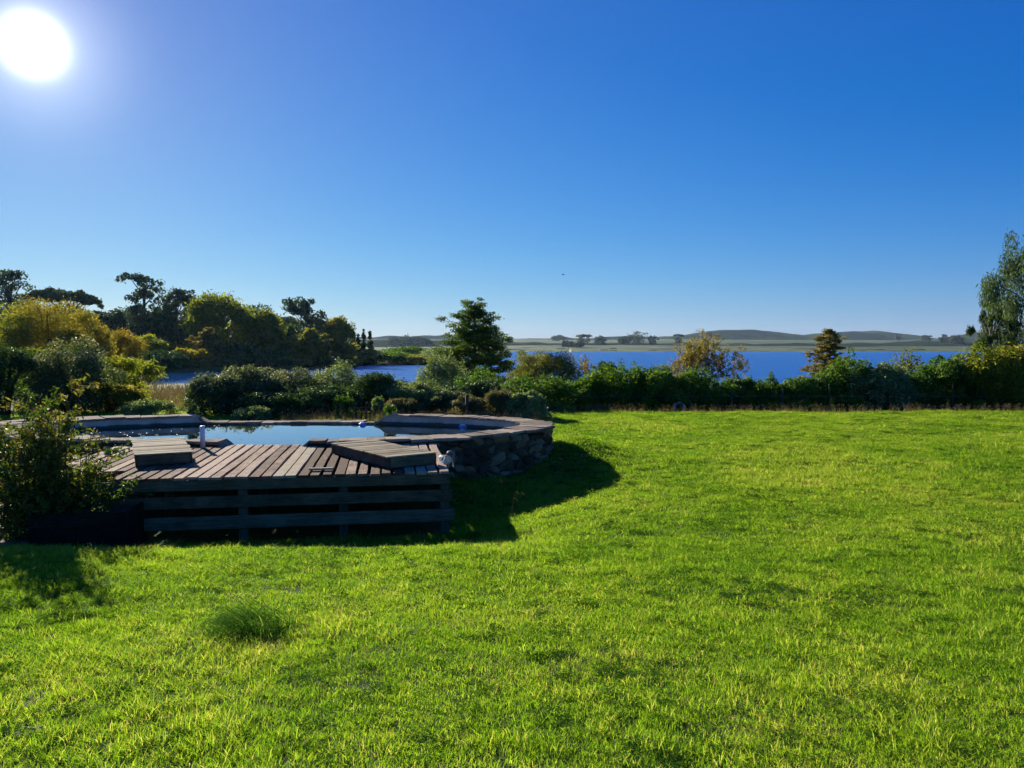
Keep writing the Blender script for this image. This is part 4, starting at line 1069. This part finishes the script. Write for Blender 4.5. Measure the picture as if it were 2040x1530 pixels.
for q, px in enumerate((709, 720, 729, 737)):
    x = (px - 709) / F * 24.5
    g = Geo(); g.tube([(x, 0, -0.05), (x + 0.005, 0, ztop * 0.5), (x, 0, ztop * (1 if q != 3 else 0.93))], [0.022, 0.020, 0.018], 6); obj('upright', g.mesh('upright', MT['post'], True), gt)
for z in (0.22, ztop * 0.66, ztop * 0.93):
    g = Geo(); g.tube([(0.02 if z < .8 * ztop else 0.3, -0.03, z), (0.45, -0.03, z + 0.015)], [0.016, 0.016], 6); obj('rail', g.mesh('rail', MT['post'], True), gt)

# pale ring at the hedge foot
tp = px2w(1353, 814, 31.5)
tt = np.linspace(0, 2 * np.pi, 22)
g = Geo(); g.tube(np.stack([0.20 * np.cos(tt), 0.04 * np.sin(tt), 0.18 + 0.20 * np.sin(tt)], -1), np.full(22, 0.07), 8, cap=False)
tag(obj('old_tyre', g.mesh('old_tyre', MT['tyre'], True), None, (tp[0], 31.5, tp[2] - 0.16)), 'pale grey ring leaning in the shade at the hedge foot', 'tyre')

# ------------------------------------------------------------------ boat, bird, far trees
bp = px2w(1136, 704, 900)
boat = tag(empty('sailing_boat', (bp[0], 900, LAKE), 0.3), 'tiny sailing boat with white sail far out on the lake', 'boat')
g = Geo()
hx = np.linspace(-2.6, 2.6, 9); hw = 0.85 * (1 - (hx / 2.7) ** 2) ** 0.6
V = np.concatenate([np.stack([hx, hw, np.full(9, .55)], -1), np.stack([hx * .9, hw * .4, np.full(9, -.3)], -1), np.stack([hx * .9, -hw * .4, np.full(9, -.3)], -1), np.stack([hx, -hw, np.full(9, .55)], -1)])
Q = [(a * 9 + k, a * 9 + k + 1, (a + 1) * 9 + k + 1, (a + 1) * 9 + k) for a in range(3) for k in range(8)] + [(27 + k, 28 + k, k + 1, k) for k in range(8)]
g.add(V, Q); obj('hull', g.mesh('hull', MT['sail'], True), boat)
g = Geo(); g.tube([(0.4, 0, .5), (0.4, 0, 5.6)], [.06, .04], 6); obj('mast', g.mesh('mast', MT['wire']), boat)
g = Geo()
for s, (ax, bx, zt) in enumerate(((0.3, -1.8, 5.4), (0.5, 1.9, 4.6))):
    n = 6; tz = np.linspace(0, 1, n); V = []
    for z in tz:
        for q in np.linspace(0, 1, 4): V.append((ax + (bx - ax) * (1 - z) * q, 0.5 * math.sin(math.pi * q) * (1 - z) + 0.01, 1.0 + z * (zt - 1.0)))
    Q = [(k * 4 + c, k * 4 + c + 1, (k + 1) * 4 + c + 1, (k + 1) * 4 + c) for k in range(n - 1) for c in range(3)]
    gg = Geo(); gg.add(V, Q); obj('sail', gg.mesh('sail', MT['sail'], True), boat)

bd = px2w(1122, 547, 120)
bird = tag(empty('bird', bd, 0.4), 'tiny dark bird flying high above the lake', 'bird')
V, Tt = ico(2); g = Geo(); g.add(V * np.array([.22, .07, .07]), None, Tt); obj('body', g.mesh('body', MT['bird'], True), bird)
for s in (-1, 1):
    g = Geo(); g.add([(.10, s * .04, .02), (-.08, s * .04, .02), (-.06, s * .25, .10), (.08, s * .25, .11), (-.08, s * .50, .06), (.0, s * .48, .065)], [(0, 1, 2, 3), (3, 2, 4, 5)]); obj('wing', g.mesh('wing', MT['bird']), bird)

G7 = 'trees on the far side of the lake'
far = [(1164, 1750, 666, 13, 'umbrella', 'flat headed tree group far across the lake above the boat'), (1195, 1760, 668, 9, 'round', 'round far tree beside the flat headed one across the lake'),
       (1243, 1780, 668, 8, 'round', 'smaller far tree at the left of the spreading crown'), (1266, 1780, 662, 17, 'euc', 'widest spreading tree far across the lake'),
       (1300, 1760, 670, 7, 'euc', 'small far tree right of the widest spreading one'), (1127, 1500, 678, 5, 'round', 'tiny dark tree on the far field, left one of a pair'),
       (1138, 1500, 680, 5, 'round', 'tiny dark tree on the far field, right one of a pair'), (1152, 1450, 680, 7, 'round', 'low dark tree on the far field below the flat headed tree'),
       (1112, 2600, 667, 9, 'round', 'tree on the pointed hilltop far behind the willow'), (1015, 1900, 671, 6, 'umbrella', 'single far tree on the ridge right of the big cypress'),
       (808, 1650, 667, 11, 'round', 'hazy far tree on the field left of the big cypress'), (830, 1650, 668, 10, 'round', 'hazy far tree in the middle of the field left of the big cypress'),
       (848, 1660, 672, 9, 'round', 'hazy far tree nearest the big cypress'), (785, 1640, 670, 9, 'round', 'hazy far tree nearest the conifers'),
       (1352, 1800, 665, 8, 'umbrella', 'far tree on the ridge left of the russet tree'), (1880, 1700, 667, 6, 'euc', 'far tree in the notch of the hills'), (1905, 1650, 666, 10, 'round', 'dark far thicket at the foot of the right hill'),
       (1846, 2300, 668, 9, 'umbrella', 'flat far thicket on the ridge left of the notch'), (1790, 2500, 664, 4, 'umbrella', 'tiny flat far tree on the long hill')]
for k, (px, d, yt, hw, kd, lb) in enumerate(far):
    T('far_tree', lb, px, d, yt, hw * 1.25, 'dome' if kd == 'round' else kd, 'far', 1000, 2.8, 500 + k, G7)

# low bushes on the far shore: alike
r5 = np.random.default_rng(88)
proto = None
for k in range(26):
    px = r5.uniform(1030, 1960) if k < 19 else r5.uniform(755, 900); d = r5.uniform(1235, 1420); x = (px - 1020) / F * d
    if proto is None:
        proto = T('far_bush', 'dark low bush on the far bank of the lake', px, d, 694, 6, 'dome', 'far', 420, 2.2, 560, 'low bushes on the far bank', cat='bush'); continue
    c = proto.copy(); COL.objects.link(c); c.location = (x, d, Hs(x, d) - 0.2); s = r5.uniform(0.5, 1.25); c.scale = (s * r5.uniform(1, 1.8), s, s * r5.uniform(.6, 1)); c.rotation_euler = (0, 0, r5.uniform(0, 6.3))
    for ch in proto.children:
        q = ch.copy(); COL.objects.link(q); q.parent = c

# ------------------------------------------------------------------ grass and reeds (instanced clumps, one object each)
def blades(r, n, rad_, h, w, lean, segs=2, dry=0.06, tint0=0.0, tint1=0.75, wind=(0, 0)):
    g = Geo()
    for k in range(n):
        a = r.uniform(0, 6.283); q = rad_ * math.sqrt(r.random()); b = np.array([math.cos(a) * q, math.sin(a) * q, -0.004])
        hh = h * r.uniform(0.55, 1.2); la = r.uniform(0, 6.283); ln = hh * abs(r.normal()) * lean
        dv = np.array([math.cos(la) * ln + wind[0] * hh, math.sin(la) * ln + wind[1] * hh, 0]); sa = r.uniform(0, 3.14159); sd = np.array([math.cos(sa), math.sin(sa), 0]) * w * r.uniform(.7, 1.3) / 2
        t = (0.96 if r.random() < dry else r.uniform(tint0, tint1)); V = []; 
        for s in range(segs):
            f = s / segs; c = b + dv * f ** 1.8 + np.array([0, 0, hh * (f - 0.12 * f * f * (lean > .5))]); ww = 1 - 0.35 * f
            V += [c - sd * ww, c + sd * ww]
        V.append(b + dv + np.array([0, 0, hh * (1 - 0.15 * (lean > .5))]))
        Q = [(2 * s, 2 * s + 1, 2 * s + 3, 2 * s + 2) for s in range(segs - 1)]; Tt = [(2 * segs - 2, 2 * segs - 1, 2 * segs)]
        g.add(V, Q, Tt, t)
    return g

def scatter(name, pts, rotz, scl, vid, meshes, kind='stuff', label=None, cat=None, tilt=None):
    col = bpy.data.collections.new(name + '_source')
    for k, me in enumerate(meshes):
        o = bpy.data.objects.new('%s_source_%02d' % (name, k), me); col.objects.link(o)
    n = len(pts); me = bpy.data.meshes.new(name); me.vertices.add(n); me.vertices.foreach_set('co', np.asarray(pts, np.float32).ravel())
    rot = np.zeros((n, 3), np.float32); rot[:, 2] = rotz
    if tilt is not None: rot[:, :2] = tilt
    a = me.attributes.new('rot', 'FLOAT_VECTOR', 'POINT'); a.data.foreach_set('vector', rot.ravel())
    a = me.attributes.new('scl', 'FLOAT_VECTOR', 'POINT'); a.data.foreach_set('vector', np.asarray(scl, np.float32).ravel())
    a = me.attributes.new('vid', 'INT', 'POINT'); a.data.foreach_set('value', np.asarray(vid, np.int32))
    o = obj(name, me)
    ng = bpy.data.node_groups.new(name, 'GeometryNodeTree')
    ng.interface.new_socket('Geometry', in_out='INPUT', socket_type='NodeSocketGeometry'); ng.interface.new_socket('Geometry', in_out='OUTPUT', socket_type='NodeSocketGeometry')
    N = ng.nodes.new; gi = N('NodeGroupInput'); go = N('NodeGroupOutput')
    ci = N('GeometryNodeCollectionInfo'); ci.inputs['Collection'].default_value = col; ci.inputs['Separate Children'].default_value = True; ci.inputs['Reset Children'].default_value = True
    ip = N('GeometryNodeInstanceOnPoints'); ip.inputs['Pick Instance'].default_value = True
    def na_(nm, ty):
        q = N('GeometryNodeInputNamedAttribute'); q.data_type = ty; q.inputs['Name'].default_value = nm; return q.outputs['Attribute']
    L = ng.links.new
    L(gi.outputs[0], ip.inputs['Points']); L(ci.outputs[0], ip.inputs['Instance']); L(na_('vid', 'INT'), ip.inputs['Instance Index']); L(na_('rot', 'FLOAT_VECTOR'), ip.inputs['Rotation']); L(na_('scl', 'FLOAT_VECTOR'), ip.inputs['Scale'])
    L(ip.outputs[0], go.inputs[0])
    md = o.modifiers.new('scatter', 'NODES'); md.node_group = ng
    tag(o, label, cat, None, kind)
    return o

rg = np.random.default_rng(99)
gm = []
for k in range(8): gm.append(blades(rg, 34, 0.075, 0.046, 0.0042, 0.65, 2, 0.02, 0.05, 0.72).mesh('lawn_tuft', MT['grass']))
for k in range(2): gm.append(blades(rg, 22, 0.06, 0.085, 0.0040, 0.8, 3, 0.06, 0.1, 0.75).mesh('lawn_tuft', MT['grass']))
for k in range(2):                       # clover and flat leaved patches
    g = Geo()
    for q in range(46):
        a = rg.uniform(0, 6.283); rr_ = 0.085 * math.sqrt(rg.random()); c = np.array([math.cos(a) * rr_, math.sin(a) * rr_, rg.uniform(.012, .035)]); t0_ = rg.uniform(0, 6.283); tn = rg.uniform(0.0, .35)
        for w_ in range(3):
            b_ = t0_ + w_ * 2.094; dv = np.array([math.cos(b_), math.sin(b_), rg.uniform(-.3, .4)]) * .011; sd = np.array([-math.sin(b_), math.cos(b_), 0]) * .006
            g.add([c, c + dv * .6 + sd, c + dv, c + dv * .6 - sd], [(0, 1, 2, 3)], None, tn)
    gm.append(g.mesh('clover_tuft', MT['clover']))
for k in range(1):                       # dead straw
    gm.append(blades(rg, 16, 0.10, 0.05, 0.0035, 1.6, 3, 0.75, 0.4, 0.9).mesh('straw_tuft', MT['seed']))
def lawn_points(d0, d1, dens, umax=0.80):
    area = umax * (d1 ** 2 - d0 ** 2); n = int(area * dens)
    d = np.sqrt(rg.uniform(d0 ** 2, d1 ** 2, n)); u = rg.uniform(-umax, umax, n)
    return u * d, d
xs, ys, sc = [], [], []
for d0, d1, de, s in ((2.4, 6, 430, 1.0), (6, 9, 330, 1.1), (9, 14, 230, 1.3), (14, 20, 140, 1.6), (20, 28.0, 100, 1.9)):
    x, y = lawn_points(d0, d1, de); xs.append(x); ys.append(y); sc.append(np.full(len(x), s))
x = np.concatenate(xs); y = np.concatenate(ys); sc = np.concatenate(sc)
lx = cD * (x - DX) + sD * (y - DY); ly = -sD * (x - DX) + cD * (y - DY)
keep = ~in_pool(x, y, 0.62) & ~((lx < -0.0) & (lx > -6.4) & (ly > 0.05) & (ly < 4.5)) & ~((x < -6.02) & (x > -9.5) & (y > 9.0) & (y < 12)) & ~((np.abs(x + 5.42) < 0.62) & (np.abs(y - 9.9) < 0.5)) & (y < 27.9 + 0.3 * vnoise(x * 2, y, 8)) & ~((x < -2) & (y > 19) & (rg.random(len(x)) < 0.5))
x, y, sc = x[keep], y[keep], sc[keep]
h3 = 0.5 + 0.5 * vnoise(x * 4.5, y * 4.5, 53); hn = 0.5 + 0.5 * vnoise(x * 1.6, y * 1.6, 51); hb = 0.5 + 0.5 * vnoise(x * 0.45, y * 0.45, 52)
hs_ = 0.52 + 0.28 * hn * hn + 0.20 * hb + 0.40 * h3 ** 2
hs_ *= 1 + 0.7 * np.exp(-((np.hypot(np.maximum(lx[keep] - 0, 0), np.maximum(-ly[keep], 0))) / 0.5) ** 2) * ((ly[keep] < 0.3) & (lx[keep] > -6.2))
n = len(x)
cn = vnoise(x * 0.9, y * 0.9, 71) + 0.6 * vnoise(x * 3.1, y * 3.1, 72); dn = vnoise(x * 0.7, y * 0.7, 75) + 0.5 * vnoise(x * 2.3, y * 2.3, 76)
vid = np.where(rg.random(n) < 0.10 + 0.25 * (hb > 0.72), rg.integers(8, 10, n), rg.integers(0, 8, n))
pc = np.clip((cn - 0.45) * 0.4, 0.02, 0.13); vid = np.where(rg.random(n) < pc, rg.integers(10, 12, n), vid)
pd_ = np.clip((dn - 0.75) * 0.4, 0.012, 0.10); vid = np.where(rg.random(n) < pd_, 12, vid)
scl = np.stack([sc * rg.uniform(.8, 1.25, n)] * 2 + [hs_ * rg.uniform(.8, 1.2, n) * (0.8 + 0.2 * sc)], -1)
scatter('lawn_grass', np.stack([x, y, H(x, y) + 0.002], -1), rg.uniform(0, 6.283, n), scl, vid, gm, 'stuff', 'short sunlit green lawn grass covering the slope', 'grass')
print('lawn tufts', n)

# rough seeding grass at the hedge foot and behind the pool
sg = []
for k in range(5):
    g = blades(rg, 14, 0.10, 0.30, 0.010, 0.35, 3, 0.25, 0.0, 0.6)
    for q in range(4):
        a = rg.uniform(0, 6.283); b = np.array([math.cos(a), math.sin(a), 0]) * 0.07; tp_ = b * 1.5 + np.array([rg.normal() * .05, rg.normal() * .05, rg.uniform(.28, .48)])
        g.tube([b, tp_], [.003, .002], 3, 0.6, False); g.tube([tp_, tp_ + (tp_ - b) * .06, tp_ + (tp_ - b) * .17], [.006, .013, .003], 5, 0.95, False)
    sg.append(g.mesh('seed_tuft', MT['seed']))
n1 = 380
u1 = rg.uniform((1090 - 1020) / F, 0.72, n1); d1 = 28.0 + np.abs(rg.normal(size=n1)) * 0.5
n2 = 350
u2 = rg.uniform(-0.30, 0.06, n2); d2 = rg.uniform(23.5, 25.6, n2)
u = np.concatenate([u1, u2]); d = np.concatenate([d1, d2]); x = u * d; n = n1 + n2
scatter('seeding_grass', np.stack([x, d, H(x, d)], -1), rg.uniform(0, 6.283, n), np.repeat((rg.uniform(.35, .8, n) * np.where(np.arange(n) < n1, .75, .8))[:, None], 3, 1), rg.integers(0, 5, n), sg, 'stuff', 'rough seeding grass along the hedge foot and behind the pool', 'grass')

# reeds on the marsh towards the bay
rm = []
for k in range(4):
    g = blades(rg, 26, 0.25, 1.15, 0.022, 0.16, 3, 0.35, 0.1, 0.8)
    for q in range(3):
        b = np.array([rg.normal() * .12, rg.normal() * .12, 0]); tp_ = b + np.array([rg.normal() * .08, rg.normal() * .08, rg.uniform(1.0, 1.4)])
        g.tube([b, tp_], [.006, .004], 3, 0.7, False); g.tube([tp_, tp_ + np.array([.02, 0, .10]), tp_ + np.array([.05, 0, .24])], [.01, .035, .006], 5, 1.0, False)
    rm.append(g.mesh('reed_tuft', MT['reed']))
n = 4200
u = rg.uniform(-0.60, -0.30, n); d = 29 + 62 * rg.random(n) ** 1.25; x = u * d
kp = (H(x, d) > LAKE - 0.1) & (vnoise(x * 0.22, d * 0.22, 81) + 0.5 * vnoise(x * 0.7, d * 0.7, 82) > -0.55 + 1.3 * sm(60, 92, d)); x, d = x[kp], d[kp]; n = len(x)
scatter('reeds', np.stack([x, d, H(x, d)], -1), rg.uniform(0, 6.283, n), np.repeat((rg.uniform(.35, .95, n) * (0.75 + 0.35 * vnoise(x * 0.3, d * 0.3, 83)))[:, None], 3, 1), rg.integers(0, 4, n), rm, 'stuff', 'tan reeds and marsh grass between pool and bay', 'reeds')

# big tussock on the lawn
r6 = np.random.default_rng(61)
tx, ty = -1.80, 5.45
g = Geo()
for k in range(1100):
    b = np.array([r6.normal() * 0.20 - 0.05, r6.normal() * 0.12, -0.01]); hh = r6.uniform(0.07, 0.26) * math.exp(-(b[0] / 0.34) ** 2); ln = hh * r6.uniform(0.5, 1.9)
    a = math.pi + r6.normal() * 0.5 if r6.random() < 0.85 else r6.uniform(0, 6.283); dv = np.array([math.cos(a), math.sin(a), 0]) * ln; sd = np.array([-math.sin(a), math.cos(a), 0]) * 0.0030
    V = []
    for f in (0, .33, .66):
        c = b + dv * f ** 1.6 + np.array([0, 0, hh * (1.9 * f - 1.15 * f * f)]); V += [c - sd * (1 - .4 * f), c + sd * (1 - .4 * f)]
    V.append(b + dv + np.array([0, 0, hh * 0.62]))
    g.add(V, [(0, 1, 3, 2), (2, 3, 5, 4)], [(4, 5, 6)], 0.97 if r6.random() < 0.04 else r6.uniform(0.0, 0.75))
o = tag(obj('grass_tussock', g.mesh('grass_tussock', MT['tussock']), None, (tx, ty, Hs(tx, ty))), 'large wind swept tussock of long grass on the near lawn', 'grass tussock')

# tall single stalks by the wall and stray weeds
g = Geo()
for (px, yb, d) in ((1160, 945, 14.6), (1182, 945, 14.5), (1150, 935, 14.8), (1110, 960, 14.0), (1192, 960, 14.2), (978, 985, 12.6), (1010, 1000, 12.2), (1030, 990, 12.4), (1020, 1000, 11.8)):
    x = (px - 1020) / F * d; z = Hs(x, d); hh = r6.uniform(.25, .55); lean = r6.uniform(.02, .32)
    t = np.linspace(0, 1, 6)[:, None]; P = np.array([x, d, z]) + np.array([lean, 0, 0]) * t ** 2 + np.array([0, 0, hh]) * (1.25 * t - .25 * t * t)
    g.tube(P, np.linspace(.004, .002, 6), 4, .7, False); g.tube([P[-1], P[-1] + (.02, 0, -.02), P[-1] + (.05, 0, -.05)], [.004, .008, .002], 4, .9, False)
tag(obj('grass_stalks', g.mesh('grass_stalks', MT['seed'])), 'thin tall grass stalks by the stone wall', 'grass', None, 'stuff')
wm = []
for k in range(4):
    g = Geo()
    for q in range(9):
        a = q * 0.7 + r6.uniform(-.2, .2); L_ = r6.uniform(.05, .10); dv = np.array([math.cos(a), math.sin(a), 0]); sd = np.array([-math.sin(a), math.cos(a), 0]) * .013
        z = r6.uniform(.03, .06); g.add([(0, 0, .01), tuple(dv * L_ * .5 + sd + (0, 0, z)), tuple(dv * L_ + (0, 0, z * .9)), tuple(dv * L_ * .5 - sd + (0, 0, z))], [(0, 1, 2, 3)], None, r6.uniform(0, .5))
    wm.append(g.mesh('weed', MT['grass']))
n = 70
d = np.sqrt(r6.uniform(3 ** 2, 13 ** 2, n)); u = r6.uniform(-.7, .7, n); x = u * d
kp = ~((x < 0.4) & (d > 9)); x, d = x[kp], d[kp]; n = len(x)
scatter('lawn_weeds', np.stack([x, d, H(x, d) + .015], -1), r6.uniform(0, 6.283, n), np.repeat(r6.uniform(.4, .9, n)[:, None], 3, 1), r6.integers(0, 4, n), wm, 'stuff', 'flat broad leaved weeds dotted through the lawn', 'weeds')

# ------------------------------------------------------------------ the air
def haze():
    m, N, L, out = newmat('haze_air')
    v = N('ShaderNodeVolumePrincipled'); v.inputs['Color'].default_value = (.55, .76, 1.0, 1); v.inputs['Density'].default_value = 0.000042; v.inputs['Anisotropy'].default_value = 0.2
    L(v.outputs[0], out.inputs['Volume'])
    g = Geo(); g.box(-5900, 5900, -300, 4400, -9, 118)
    tag(obj('haze', g.mesh('haze', m)), 'thin pale haze filling the air over the lake', 'haze', None, 'stuff')
haze()
